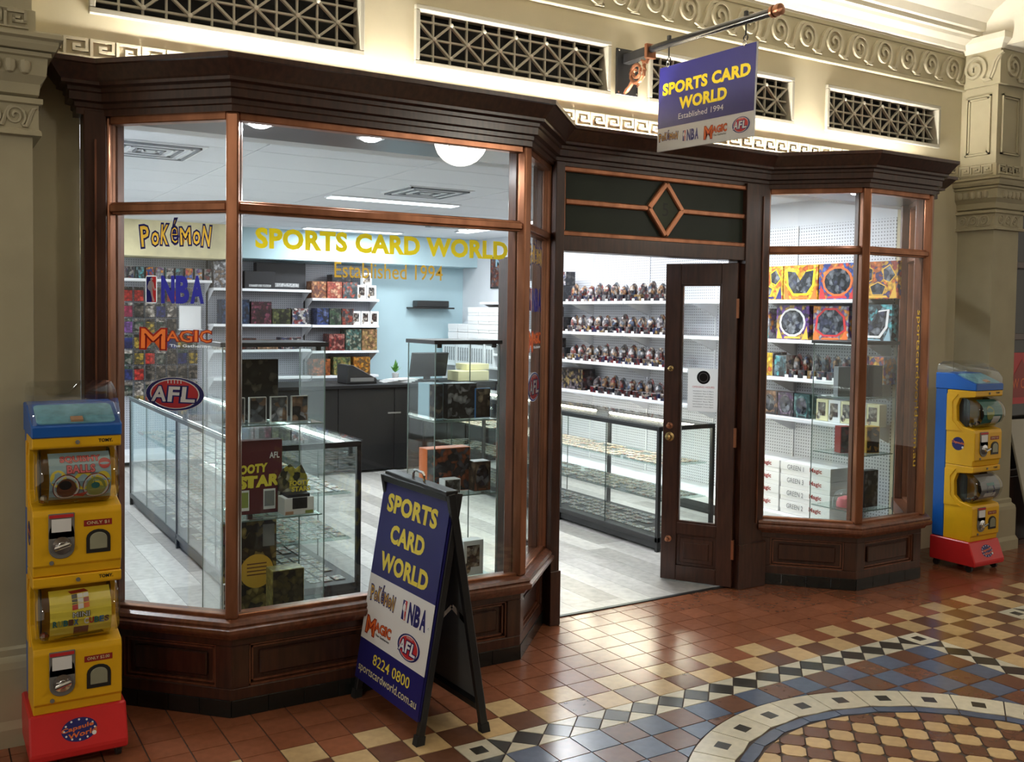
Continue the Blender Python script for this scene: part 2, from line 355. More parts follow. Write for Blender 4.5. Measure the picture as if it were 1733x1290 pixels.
def logo_magic(d, x0, y0, x1, y1, L=1, sub='black'):
    W = x1-x0; H = y1-y0
    spec = [('M', 0.0, 0.37, -0.28, 1.0), ('A', 0.36, 0.56, 0.22, 0.86), ('G', 0.55, 0.74, 0.18, 0.90), ('I', 0.755, 0.815, 0.22, 0.92), ('C', 0.83, 1.0, 0.18, 0.94)]
    for ch, a, b, c, e in spec: d.text(ch, x0+W*a, y0+H*c, x0+W*b, y0+H*e, 'dred', L+1, 0.03 if ch == 'M' else 0.03, 0, -0.02, grow=0.025)
    for ch, a, b, c, e in spec: d.text(ch, x0+W*a, y0+H*c, x0+W*b, y0+H*e, 'orange', L, 0.03 if ch == 'M' else 0.03, 0, -0.02)
    d.text('The Gathering', x0+W*0.42, y0-H*0.16, x0+W*0.98, y0+H*0.06, sub, L+2, 0.02)
def logo_afl(d, x0, y0, x1, y1, L=1):
    cx, cy, rx, ry = (x0+x1)/2, (y0+y1)/2, (x1-x0)/2, (y1-y0)/2
    d.ell(cx, cy, rx, ry, 'white', L); d.ell(cx, cy, rx*0.985, ry*0.97, 'navy', L+1)
    d.ell(cx, cy, rx*0.84, ry*0.88, 'white', L+2); d.ell(cx, cy, rx*0.80, ry*0.83, 'red', L+3)
    for k in range(-2, 3): d.rect(cx+k*rx*0.11-rx*0.015, cy+ry*0.62, cx+k*rx*0.11+rx*0.015, cy+ry*0.86, 'white', L+4)
    xs = [(-0.80, -0.22), (-0.24, 0.22), (0.20, 0.74)]
    for ch, (a, b) in zip('AFL', xs):
        d.text(ch, cx+rx*a, cy-ry*0.50, cx+rx*b, cy+ry*0.48, 'navy', L+6, 0.06, 0.12, 0, grow=0.03)
    for ch, (a, b) in zip('AFL', xs): d.text(ch, cx+rx*a, cy-ry*0.50, cx+rx*b, cy+ry*0.48, 'white', L+5, 0.06, 0.12)
# ================================================================== HALL FLOOR
T = 0.15; WY = 1.18
PATH = [(-1.79, 1.10), (-1.70, 1.10), (-1.28, 0.68), (0.14, 0.68), (0.56, 1.10), (2.20, 1.10), (2.62, 0.68), (3.25, 0.68), (3.67, 1.10), (3.78, 1.10)]
def front_y(x):
    if x <= PATH[0][0] or x >= PATH[-1][0]: return WY
    for a, b in zip(PATH, PATH[1:]):
        if a[0] <= x <= b[0]: return a[1]+(b[1]-a[1])*(x-a[0])/(b[0]-a[0])
    return WY
floor = MB().box(-4.5, 9.0, -8.0, 1.30, -0.06, -0.0035).build('floor', M_GROUT)
tag(floor, 'brown, cream and blue patterned tiled floor of the arcade hall', 'floor', kind='structure')
RC = (5.5*T, -9.45*T); RO, RI, RB = 7.48*T, 6.28*T, 5.87*T
TILEMESH = {}
cand = {'tile': [], 'border_tile': [], 'ring_tile': [], 'octagon_tile': []}
G = 0.0016
def clip(poly, nx, ny, c):      # keep nx*x+ny*y <= c
    out = []
    for i in range(len(poly)):
        a, b = poly[i], poly[(i+1) % len(poly)]; da = nx*a[0]+ny*a[1]-c; db = nx*b[0]+ny*b[1]-c
        if da <= 0: out.append(a)
        if (da < 0 < db) or (db < 0 < da): t = da/(da-db); out.append((a[0]+(b[0]-a[0])*t, a[1]+(b[1]-a[1])*t))
    return out
def shrink(poly, g):
    n = len(poly); cx = sum(p[0] for p in poly)/n; cy = sum(p[1] for p in poly)/n
    ar = sum(poly[i][0]*poly[(i+1) % n][1]-poly[(i+1) % n][0]*poly[i][1] for i in range(n))
    if ar < 0: poly = poly[::-1]
    out = poly
    for i in range(n):
        a, b = poly[i], poly[(i+1) % n]; dx, dy = b[0]-a[0], b[1]-a[1]; l = math.hypot(dx, dy)
        if l < 1e-5: continue
        nx, ny = dy/l, -dx/l; out = clip(out, nx, ny, nx*a[0]+ny*a[1]-g)
        if len(out) < 3: return []
    return out
def put(kind, poly, m, key=None):
    n = len(poly)
    if n < 3: return
    c = (sum(p[0] for p in poly)/n, sum(p[1] for p in poly)/n)
    if c[1] > front_y(c[0])+0.10: return
    q = proj((c[0], c[1], 0))
    if not q or not (-90 < q[0] < 1830 and 640 < q[1] < 1390): return
    ar = abs(sum(poly[i][0]*poly[(i+1) % n][1]-poly[(i+1) % n][0]*poly[i][1] for i in range(n)))/2
    if ar < 6e-5: return
    cand[kind].append((ar/q[2]**3, kind, poly, m, c, key))
def cell(i, j): return [(i*T, j*T), ((i+1)*T, j*T), ((i+1)*T, (j+1)*T), (i*T, (j+1)*T)]
def border(i, j, vert):
    x, y = i*T, j*T; h = T/2
    put('border_tile', [(x+h, y), (x+T, y+h), (x+h, y+T), (x, y+h)], T_BLACK, 'diamond')
    for k, (a, b, c) in enumerate([((x, y), (x+h, y), (x, y+h)), ((x+h, y), (x+T, y), (x+T, y+h)), ((x+T, y+h), (x+T, y+T), (x+h, y+T)), ((x+h, y+T), (x, y+T), (x, y+h))]):
        put('border_tile', [a, b, c], T_WHITE, 'tri%d' % k)
def corner(i, j):
    x, y = i*T, j*T; a = 0.29*T; b = 0.71*T
    put('border_tile', [(x+a, y+a), (x+b, y+a), (x+b, y+b), (x+a, y+b)], T_BLACK, 'cin')
    put('border_tile', cell(i, j), T_WHITE, 'c0')
# the border runs half a tile out of step with the grid so that diamonds point at the joints
for i in range(-22, 50):
    for j in range(-20, 8):
        k = (i+4) % 24            # 19-tile panels, 5-tile gaps
        base = i-k
        if j <= -1 and k <= 18:   # a panel
            top = (j == -1); left = (k == 0); right = (k == 18)
            if top and (left or right): corner(i, j)
            elif top:
                if k <= 17:
                    pass
            elif left or right: pass
            else:
                cx, cy = (i+0.5)*T, (j+0.5)*T; rc = ((base+9.5)*T, RC[1]); d = math.hypot(cx-rc[0], cy-rc[1])
                m = T_BLUE if (i+j) % 2 == 1 else T_UMBER
                if d > RO+0.11: put('tile', cell(i, j), m, 'full')
                elif d > RO-0.11:
                    n = ((cx-rc[0])/d, (cy-rc[1])/d)
                    p = clip(cell(i, j), -n[0], -n[1], -(n[0]*rc[0]+n[1]*rc[1]+RO))
                    if len(p) >= 3: put('tile', p, m)
        else:
            if j >= 2: m = T_BROWN
            elif j == 1: m = T_CREAM if i % 2 == 0 else T_BROWN
            else: m = T_CREAM if (i+j) % 2 == 1 else T_UMBER
            put('tile', cell(i, j), m, 'full')
def strip(x, y, dx, dy, n):
    """row of n black diamonds (one per joint) with white triangles between, from corner tile to corner tile"""
    h = T/2; ux, uy = dx, dy; vx, vy = (uy, -ux) if False else (-uy, ux)
    def P(s, o): return (x+ux*s+vx*o, y+uy*s+vy*o)
    put('border_tile', [P(0, 0), P(h, h), P(0, T)], T_BLACK, 'h0%d%d' % (dx, dy))
    put('border_tile', [P(n*T, 0), P(n*T, T), P(n*T-h, h)], T_BLACK, 'h1%d%d' % (dx, dy))
    for k in range(1, n): put('border_tile', [P(k*T, 0), P(k*T+h, h), P(k*T, T), P(k*T-h, h)], T_BLACK, 'diamond')
    for k in range(n):
        put('border_tile', [P(k*T, 0), P(k*T+T, 0), P(k*T+h, h)], T_WHITE, 't0%d%d' % (dx, dy))
        put('border_tile', [P(k*T, T), P(k*T+h, h), P(k*T+T, T)], T_WHITE, 't1%d%d' % (dx, dy))
for base in (-28, -4, 20):
    strip((base+1)*T, -T, 1, 0, 17)
    strip((base+1)*T, -T, 0, -1, 17) if False else None
    # the two sides, running towards the viewer
    for s_, xx in ((0, base), (1, base+18)):
        y0 = -T; h = T/2; x = xx*T
        put('border_tile', [(x, y0), (x+h, y0-h), (x+T, y0)], T_BLACK, 'v0')
        for k in range(1, 18): put('border_tile', [(x+h, y0-k*T+h), (x+T, y0-k*T), (x+h, y0-k*T-h), (x, y0-k*T)], T_BLACK, 'vd') if False else put('border_tile', [(x, y0-k*T), (x+h, y0-k*T-h), (x+T, y0-k*T), (x+h, y0-k*T+h)], T_BLACK, 'diamond')
        for k in range(18):
            put('border_tile', [(x, y0-k*T), (x, y0-k*T-T), (x+h, y0-k*T-h)], T_WHITE, 'v1')
            put('border_tile', [(x+T, y0-k*T), (x+h, y0-k*T-h), (x+T, y0-k*T-T)], T_WHITE, 'v2')
for pc in (RC[0], RC[0]+24*T):
    for k in range(32):
        a0, a1 = math.radians(90+11.25*k), math.radians(90+11.25*(k+1)); am = (a0+a1)/2
        pt = lambda r, a: (pc+r*math.cos(a), RC[1]+r*math.sin(a))
        ci = pt((RO+RI)/2, am); e = 0.205*T
        er = (math.cos(am), math.sin(am)); et = (-er[1], er[0])
        inn = [(ci[0]+er[0]*a+et[0]*b, ci[1]+er[1]*a+et[1]*b) for a, b in ((e, -e), (e, e), (-e, e), (-e, -e))]   # outer-right, outer-left, inner-left, inner-right
        oo = [pt(RO, a0+(a1-a0)*q/4) for q in range(5)]; ii = [pt(RI, a0+(a1-a0)*q/4) for q in range(5)]
        put('ring_tile', oo+ii[::-1], T_WHITE); put('ring_tile', inn, T_BLACK, 'inlay%d' % k)
        jj = [pt(RB, a0+(a1-a0)*q/4) for q in range(5)]
        put('ring_tile', ii+jj[::-1], T_BLUE)
    S_ = 0.93*T; hs = S_/2
    for a in range(-8, 9):
        for b in range(-8, 9):
            for off, m in ((0, T_CREAM), (0.5, T_UMBER)):
                cx, cy = pc+(a+off+0.06)*S_, RC[1]+(b+off+0.33)*S_; d = math.hypot(cx-pc, cy-RC[1])
                if d > RB+hs: continue
                cc = 0.20 if m is T_CREAM else 0.13
                P8 = []
                for q in range(4):
                    t0 = math.radians(90*q); u = (math.cos(t0), math.sin(t0)); v = (-u[1], u[0])
                    P8 += [(cx+u[0]*hs*(1-cc)-v[0]*hs*cc, cy+u[1]*hs*(1-cc)-v[1]*hs*cc), (cx+u[0]*hs*(1-cc)+v[0]*hs*cc, cy+u[1]*hs*(1-cc)+v[1]*hs*cc)]
                if d > RB-hs:
                    n = ((cx-pc)/d, (cy-RC[1])/d); P8 = clip(P8, n[0], n[1], n[0]*pc+n[1]*RC[1]+RB-0.002)
                    put('octagon_tile', P8, m)
                else: put('octagon_tile', P8, m, 'oct')
rest = MB(); restm = []
for kind, L_ in cand.items():
    L_.sort(key=lambda a: -a[0])
    for n_, (_, kd, poly, m, c, key) in enumerate(L_):
        zt = random.uniform(-0.0003, 0.0001)
        if key and key.startswith(('inlay', 'cin')): zt = 0.0007
        loc = [(p[0]-c[0], p[1]-c[1]) for p in poly]
        if n_ < 300:
            kk = (kd, key, m.name)
            if key and kk in TILEMESH: me = TILEMESH[kk]
            else:
                sp = shrink(loc, G)
                if len(sp) < 3: continue
                me = MB().prism(sp, -0.012, 0.0, 0.0012).mesh(kd, m)
                if key: TILEMESH[kk] = me
            link(kd, me, floor, Matrix.Translation((c[0], c[1], zt)))
        else:
            sp = shrink(list(poly), G)
            if len(sp) < 3: continue
            if m not in restm: restm.append(m)
            rest.prism(sp, -0.012, zt, 0.0012, m=restm.index(m))
if rest.f:
    o = rest.build('small_floor_tiles', restm, floor); o['kind'] = 'stuff'

# ================================================================== SHOP FLOOR
M_VINYL = wood('grey_oak_vinyl', srgb(158, 154, 152), srgb(190, 186, 182), 0.34, 1.2, 0.15)
slab = [(-1.75, 1.14), (-1.68, 1.14), (-1.26, 0.72), (0.12, 0.72), (0.54, 1.14), (2.22, 1.14), (2.64, 0.72), (3.23, 0.72), (3.65, 1.14), (3.85, 1.14), (3.85, 8.0), (-1.79, 8.0), (-1.79, 1.14)]
fs_ = MB().prism(slab, -0.03, 0.001).build('floor_shop', mat('vinyl_underlay', srgb(170, 166, 164), 0.5))
tag(fs_, 'pale grey wood-look plank floor inside the card shop', 'floor', kind='structure')
def vinyl(k):
    g = 150+k*13; return wood('grey_oak_plank_%d' % k, srgb(g, g-3, g-6), srgb(g+30, g+27, g+23), 0.30, 1.2, 0.2)
PLK = {}
for a in range(32):
    x0 = -1.78+a*0.176; y = 1.145-random.uniform(0, 1.2); xm = x0+0.088
    while y < 7.98:
        y0 = max(y, 1.146 if not (-1.2 < xm < 0.06 or 2.68 < xm < 3.18) else 0.74); y1 = min(y+1.22, 7.99)
        if y1-y0 > 0.05:
            k = random.randrange(4); key = (round(y1-y0, 2), k)
            if key not in PLK: PLK[key] = MB().box(0, min(0.174, 3.85-x0), 0, y1-y0-0.002, 0, 0.003).mesh('plank', vinyl(k))
            link('plank', PLK[key], fs_, Matrix.Translation((x0, y0, 0.001)))
        y += 1.22

# ================================================================== UPPER WALL, GRILLES
GR = [(-1.754, -0.50), (-0.226, 1.01), (1.29, 2.50), (2.81, 4.02)]; GZ = (2.945, 3.25)
wl = MB(); D = 0.14
wl.box(-4.5, -1.79, WY, WY+D, 0, 2.62); wl.box(3.78, 7.5, WY, WY+D, 0, 2.62)
wl.box(-4.5, 7.5, WY, WY+D, 2.62, GZ[0]); wl.box(-4.5, 7.5, WY, WY+D, GZ[1], 4.3)
xs = [-4.5]+[v for g in GR for v in g]+[7.5]
for a, b in zip(xs[0::2], xs[1::2]): wl.box(a, b, WY, WY+D, *GZ)
wall = wl.build('wall_front', M_WALL); tag(wall, 'cream plaster arcade wall above and beside the shopfront', 'wall', kind='structure')
# greek key band just above the shopfront
def key_unit(u, h):
    """one fret of a greek key: raised strips inside width u, height h (local x, z)"""
    t = h*0.17
    return [(0, u*0.94, h-t, h), (0, t, 0, h), (u*0.94-t, u*0.94, h*0.22, h), (u*0.34, u*0.94, h*0.22, h*0.22+t), (u*0.34, u*0.34+t, h*0.22, h*0.64), (u*0.34, u*0.66, h*0.64-t, h*0.64), (0, u, -t*0.6, 0)]
def key_mesh(u, h, d, m):
    b = MB()
    for x0, x1, z0, z1 in key_unit(u, h): b.box(x0, x1, -d, 0.002, z0, z1)
    return b.mesh('key_fret', m)
band = MB().box(-2.0, 4.29, WY-0.012, WY, 2.735, 2.755).build('trim_1', M_RELIEF); tag(band, 'pale greek key relief band on the wall behind the cornice', 'moulding', kind='structure')
KM = key_mesh(0.105, 0.072, 0.014, M_RELIEF)
for k in range(59): link('key_fret', KM, band, Matrix.Translation((-1.96+k*0.105, WY, 2.765)))
# grilles
BARS = {}
def bar_mesh(L, wd, dp):
    k = (round(L, 3), wd, dp)
    if k not in BARS: BARS[k] = MB().box(-L/2, L/2, -dp/2, dp/2, -wd/2, wd/2).mesh('bar', M_GRILLE, 0.0015)
    return BARS[k]
STUD = MB().lathe([(0.011, 0), (0.011, 0.004), (0.007, 0.008), (0.0001, 0.009)], 10, R=Matrix.Rotation(PI/2, 3, 'X')).mesh('stud', mat('stud_pale', srgb(205, 202, 190), 0.4), smooth=True)
GL = ['leftmost wall grille above the wide bay window, at the top edge', 'wall grille above the right half of the wide bay window', 'wall grille partly hidden behind the hanging sign', 'rightmost wall grille above the narrow bay window']
for gi, (x0, x1) in enumerate(GR):
    g = thing('wall_grille', GL[gi]+', grey diamond lattice', 'grille', ((x0+x1)/2, WY, GZ[0]), 'lattice grilles in the wall')
    z0, z1 = GZ; fw = 0.026
    fr = MB()
    fr.sweep([(x0, WY), (x0, WY)], [(0, 0)]) if False else None
    for a, b, c, d in ((x0, x1, z0, z0+fw), (x0, x1, z1-fw, z1), (x0, x0+fw, z0+fw, z1-fw), (x1-fw, x1, z0+fw, z1-fw)): fr.box(a, b, WY-0.02, WY+0.07, c, d)
    fr.build('frame', M_GRILLE, g, 0.004)
    MB().box(x0, x1, WY+0.10, WY+0.11, z0, z1).build('backing', M_DARK, g)
    ix0, ix1, iz0, iz1 = x0+fw, x1-fw, z0+fw, z1-fw; W, H = ix1-ix0, iz1-iz0; zc = (iz0+iz1)/2; am = H*0.335
    Y = WY+0.035; u = W/12
    for k in range(1, 12): link('bar', bar_mesh(H, 0.010, 0.016), g, Matrix.Translation((ix0+k*u, Y, zc))@Matrix.Rotation(PI/2, 4, 'Y'))
    for z in (zc-am, zc, zc+am): link('bar', bar_mesh(W, 0.011, 0.016), g, Matrix.Translation(((ix0+ix1)/2, Y, z)))
    L_ = math.hypot(u, am); an = math.atan2(am, u)
    for k in range(12):
        up = k % 2 == 1
        for sg in (1, -1):
            link('bar', bar_mesh(L_, 0.012, 0.020), g, Matrix.Translation((ix0+(k+0.5)*u, Y-0.006, zc+sg*am/2))@Matrix.Rotation((-1 if up else 1)*sg*an, 4, 'Y'))
    for k in range(1, 12):
        for z in ((zc,) if k % 2 else (zc-am, zc+am)): link('stud', STUD, g, Matrix.Translation((ix0+k*u, Y-0.017, z)))

# ================================================================== FRIEZE, CROWN, HALL CEILING
FZ0, FZ1 = 3.395, 3.645
fr = MB().box(-2.2, 4.29, WY-0.03, WY, FZ0, FZ1).build('trim_2', M_STONE); tag(fr, 'taupe frieze of running spiral scrolls under the ceiling cornice', 'frieze', kind='structure')
for z in (FZ0-0.008, FZ1-0.022): MB().box(-2.2, 4.29, WY-0.036, WY, z, z+0.03).build('fillet', M_STONE, fr, 0.004)
def scroll_mesh(u, h, m, name='scroll'):
    """one spiral wave with its S-shaped tail, raised strip in local x (along), z (up), out of the wall at -y"""
    b = MB(); pts = []
    cx, cz, r0 = u*0.43, h*0.52, h*0.42
    for k in range(34):
        t = k/33; a = math.radians(-50+t*640); r = r0*(1-t)**0.85+h*0.05; pts.append((cx+r*math.cos(a)*0.92, cz+r*math.sin(a)))
    tail = [(u*1.30, h*0.94), (u*1.14, h*0.86), (u*1.03, h*0.66), (u*0.96, h*0.38), (u*0.87, h*0.14), (u*0.76, h*0.10)]
    line = tail+pts
    def ribbon(pl, wd, d):
        vs = []; fs = []
        for i, p in enumerate(pl):
            q0 = pl[max(i-1, 0)]; q1 = pl[min(i+1, len(pl)-1)]; tx, tz = q1[0]-q0[0], q1[1]-q0[1]; l = math.hypot(tx, tz) or 1
            nx, nz = -tz/l*wd/2, tx/l*wd/2
            vs += [(p[0]+nx, 0.001, p[1]+nz), (p[0]+nx*0.7, -d, p[1]+nz*0.7), (p[0]-nx*0.7, -d, p[1]-nz*0.7), (p[0]-nx, 0.001, p[1]-nz)]
        for i in range(len(pl)-1):
            for k in range(3): fs.append((i*4+k, i*4+k+1, i*4+5+k, i*4+4+k))
        b.add(vs, fs)
    ribbon(line, h*0.12, h*0.075)
    ribbon([(p[0]+u*0.075, p[1]-h*0.02) for p in tail[1:5]], h*0.09, h*0.05)
    b.add([(u*0.70, 0, h*0.03), (u*0.98, 0, h*0.03), (u*0.86, 0, h*0.17), (u*0.72, -0.012, h*0.04), (u*0.96, -0.012, h*0.04), (u*0.86, -0.012, h*0.14)], [(0, 1, 4, 3), (1, 2, 5, 4), (2, 0, 3, 5), (3, 4, 5)])
    return b.mesh(name, m, smooth=True)
SU = 0.255; SM = scroll_mesh(SU, FZ1-FZ0-0.05, M_RELIEF)
for k in range(25): link('scroll', SM, fr, Matrix.Translation((4.29-SU*(k+1)-0.03, WY-0.03, FZ0+0.025)))
crown = [(0, 3.64), (0.03, 3.64), (0.035, 3.665), (0.06, 3.67), (0.075, 3.70), (0.12, 3.73), (0.13, 3.75), (0.155, 3.755), (0.155, 3.785), (0.18, 3.79), (0.20, 3.84), (0.28, 3.90), (0.40, 3.94), (0.40, 4.1), (0, 4.1)]
cr = MB().sweep([(-2.2, WY), (4.29, WY)], crown).build('trim_3', M_CEIL); tag(cr, 'white stepped ceiling cornice above the scroll frieze', 'cornice', kind='structure')
ceil = MB().box(-4.5, 9, -8, WY-0.36, 4.0, 4.1).build('ceiling', M_CEIL); tag(ceil, 'white plaster ceiling of the arcade hall', 'ceiling', kind='structure')
for yy in (0.52, 0.46, 0.30): MB().box(-4.5, 4.2, yy-0.012, yy+0.012, 3.975, 4.002).build('panel_moulding', M_CEIL, ceil)
# beam that springs from the right pier across the hall
bm_ = MB()
arc = [(4.29, 3.66)]
for k in range(9): a = k/8*PI/2; arc.append((4.29-0.34*(1-math.cos(a)), 3.70+0.31*math.sin(a)))
arc += [(3.95, 4.1), (5.0, 4.1), (5.0, 3.66)]
n = len(arc)
bm_.add([(p[0], -1.6, p[1]) for p in arc]+[(p[0], 1.18, p[1]) for p in arc], [tuple(range(n)), tuple(range(n, 2*n))[::-1]]+[(i, n+i, n+(i+1) % n, (i+1) % n) for i in range(n)])
b_ = bm_.build('beam_coved', M_CEIL, smooth=True); tag(b_, 'white coved ceiling beam springing from the right pier', 'beam', kind='structure')

wo = MB().box(-4.5, 9.0, -6.9, -6.7, 0, 4.0).build('wall_opposite', mat('opposite_wall', srgb(104, 88, 70), 0.7)); tag(wo, 'brown shopfront wall on the far side of the arcade, behind the viewer', 'wall', kind='structure')
# ================================================================== PIERS
SM2 = scroll_mesh(0.085, 0.085, M_RELIEF, 'scroll'); KM2 = key_mesh(0.085, 0.062, 0.010, M_RELIEF); SM3 = scroll_mesh(0.25, 0.21, M_RELIEF, 'scroll')
EGG = MB().lathe([(0.0001, -0.03), (0.014, -0.024), (0.022, -0.005), (0.02, 0.02), (0.0001, 0.026)], 8).mesh('egg_moulding', M_RELIEF, smooth=True)
def pier(x0, x1, yf, name, label):
    p = thing(name, label, 'pillar', ((x0+x1)/2, yf, 0), kind='structure')
    path = [(x0, WY+0.01), (x0, yf), (x1, yf), (x1, WY+0.01)]
    def ring(nm, prof, m=M_STONE): return MB().sweep(path, prof).build(nm, m, p, 0)
    MB().box(x0, x1, yf, WY, 0, 4.05).build('shaft', M_STONE, p)
    ring('plinth', [(0, 0), (0.035, 0), (0.035, 0.30), (0.03, 0.325), (0.012, 0.345), (0.012, 0.37), (0, 0.38)])
    ring('plinth_foot', [(0.036, 0), (0.05, 0), (0.05, 0.07), (0.036, 0.10)])
    nk = ring('neck_band', [(0, 2.355), (0.030, 2.355), (0.030, 2.372), (0.020, 2.378), (0.020, 2.47), (0.034, 2.475), (0.034, 2.495), (0, 2.50)])
    eb = ring('egg_band', [(0, 2.50), (0.022, 2.51), (0.026, 2.55), (0.046, 2.58), (0.050, 2.645), (0.062, 2.65), (0.062, 2.665), (0, 2.67)])
    ring('abacus', [(0, 2.665), (0.075, 2.67), (0.085, 2.69), (0.085, 2.705), (0.10, 2.712), (0.10, 2.728), (0.02, 2.74), (0, 2.74)])
    kb = ring('key_band', [(0, 2.745), (0.012, 2.745), (0.012, 2.83), (0, 2.835)])
    fz = ring('frieze', [(0, FZ0), (0.03, FZ0), (0.03, FZ1), (0, FZ1)])
    ring('pier_crown', [(0, 3.64), (0.04, 3.64), (0.06, 3.67), (0.09, 3.70), (0.09, 3.74), (0, 3.76)], M_CEIL)
    faces = [(Matrix.Translation((x0, 0, 0)), WY-yf, 'L'), (Matrix(), x1-x0, 'F')]
    for side in ('L', 'F'):
        ln = (WY-yf) if side == 'L' else (x1-x0)
        def at(s, o, z):
            if side == 'F': return Matrix.Translation((x0+s, yf-o, z))
            return Matrix.Translation((x0-o, WY-s, z))@Matrix.Rotation(-PI/2, 4, 'Z')
        n_ = int((ln-0.01)/0.085)
        for k in range(n_):
            link('scroll', SM2, nk, at(0.012+k*0.085, 0.021, 2.381)); link('key_fret', KM2, kb, at(0.012+k*0.085, 0.013, 2.762))
        for k in range(int((ln-0.02)/0.05)): link('egg_moulding', EGG, eb, at(0.04+k*0.05, 0.048, 2.608))
        link('scroll', SM3, fz, at(0.01, 0.031, FZ0+0.02))
        # sunk panel on the upper pier
        b = MB(); M0 = at(0, 0, 0)
        def lb(a0, a1, d0, d1, z0, z1):
            c = MB().box(a0, a1, -d1, -d0, z0, z1); b.add([M0@Vector(q) for q in c.v], c.f)
        a0, a1 = 0.045, ln-0.045
        for q, d in ((0, 0.016), (0.016, 0.010)):
            lb(a0+q, a0+q+0.012, 0, d, 2.90+q, 3.33-q); lb(a1-q-0.012, a1-q, 0, d, 2.90+q, 3.33-q); lb(a0+q, a1-q, 0, d, 2.90+q, 2.912+q); lb(a0+q, a1-q, 0, d, 3.318-q, 3.33-q)
        b.build('panel_moulding', M_STONE, p)
    return p
pier(-2.62, -2.0, 0.87, 'pier_classical', 'taupe plaster pier with moulded capital at the left edge')
pier(4.29, 4.60, 0.90, 'pier_classical', 'taupe plaster pier with moulded capital right of the narrow bay')

# ================================================================== HALL LAMPS (bowl pendants down the middle of the arcade)
M_BOWL = emit('opal_bowl', (1.0, 0.93, 0.80), LIGHT_BOWL)
for k, (bx, by) in enumerate(((1.86, -3.1), (-4.6, -3.3), (6.6, -5.2))):
    lp = thing('pendant_bowl_lamp', ['opal bowl pendant mirrored in the top pane of the wide bay', 'opal bowl pendant hanging behind the viewer', 'opal bowl pendant hanging further along the hall'][k], 'lamp', (bx, by, 3.9), 'opal bowl pendants along the hall')
    ZB = 3.27
    pr_ = [(0.0001, ZB-0.23)]+[(0.24*math.sin(a), ZB-0.23*math.cos(a)) for a in [i*PI/2/8 for i in range(1, 9)]]
    MB().lathe(pr_, 24, (bx, by, 0)).build('bowl', M_BOWL, lp, smooth=True)
    MB().lathe([(0.245, ZB-0.005), (0.255, ZB), (0.255, ZB+0.02), (0.235, ZB+0.02)], 24, (bx, by, 0)).build('rim', M_BRASS, lp)
    for q in range(8):
        a = q*PI/4+0.2; MB().tube([(bx+0.243*math.sin(t)*math.cos(a), by+0.243*math.sin(t)*math.sin(a), ZB-0.233*math.cos(t)) for t in [0.35+i*0.2 for i in range(7)]], 0.004, 5).build('rib', M_BLACK, lp)
    for q in range(3):
        a = q*2*PI/3; MB().tube([(bx+0.24*math.cos(a), by+0.24*math.sin(a), ZB+0.01), (bx, by, 3.95)], 0.005, 6).build('chain', M_BRASS, lp)
    MB().lathe([(0.06, 3.96), (0.05, 3.99), (0.06, 4.0)], 12, (bx, by, 0)).build('ceiling_rose', M_BRASS, lp)
# ================================================================== SHOPFRONT JOINERY
V2 = lambda p: Vector((p[0], p[1], 0))
class Seg:
    """one straight stretch of shopfront: s along, o outwards, z up"""
    def __init__(q, P, Q):
        q.P = V2(P); d = V2(Q)-q.P; q.L = d.length; q.t = d.normalized(); q.n = Vector((q.t.y, -q.t.x, 0))
    def pt(q, s, o, z): p = q.P+q.t*s+q.n*o; return (p.x, p.y, z)
    def box(q, b, s0, s1, o0, o1, z0, z1, m=0):
        v = [q.pt(s, o, z) for z in (z0, z1) for (s, o) in ((s0, o0), (s1, o0), (s1, o1), (s0, o1))]
        b.add(v, [(0, 3, 2, 1), (4, 5, 6, 7), (0, 1, 5, 4), (1, 2, 6, 5), (2, 3, 7, 6), (3, 0, 4, 7)], m); return b
    def plane(q, s, z, o=0.0):      # matrix with local x along the pane (left to right seen from the hall), y up, z outwards
        return frame_at(q.pt(s, o, z), q.t, (0, 0, 1))
ZS, ZT, ZTOP = 0.42, 2.12, 2.50
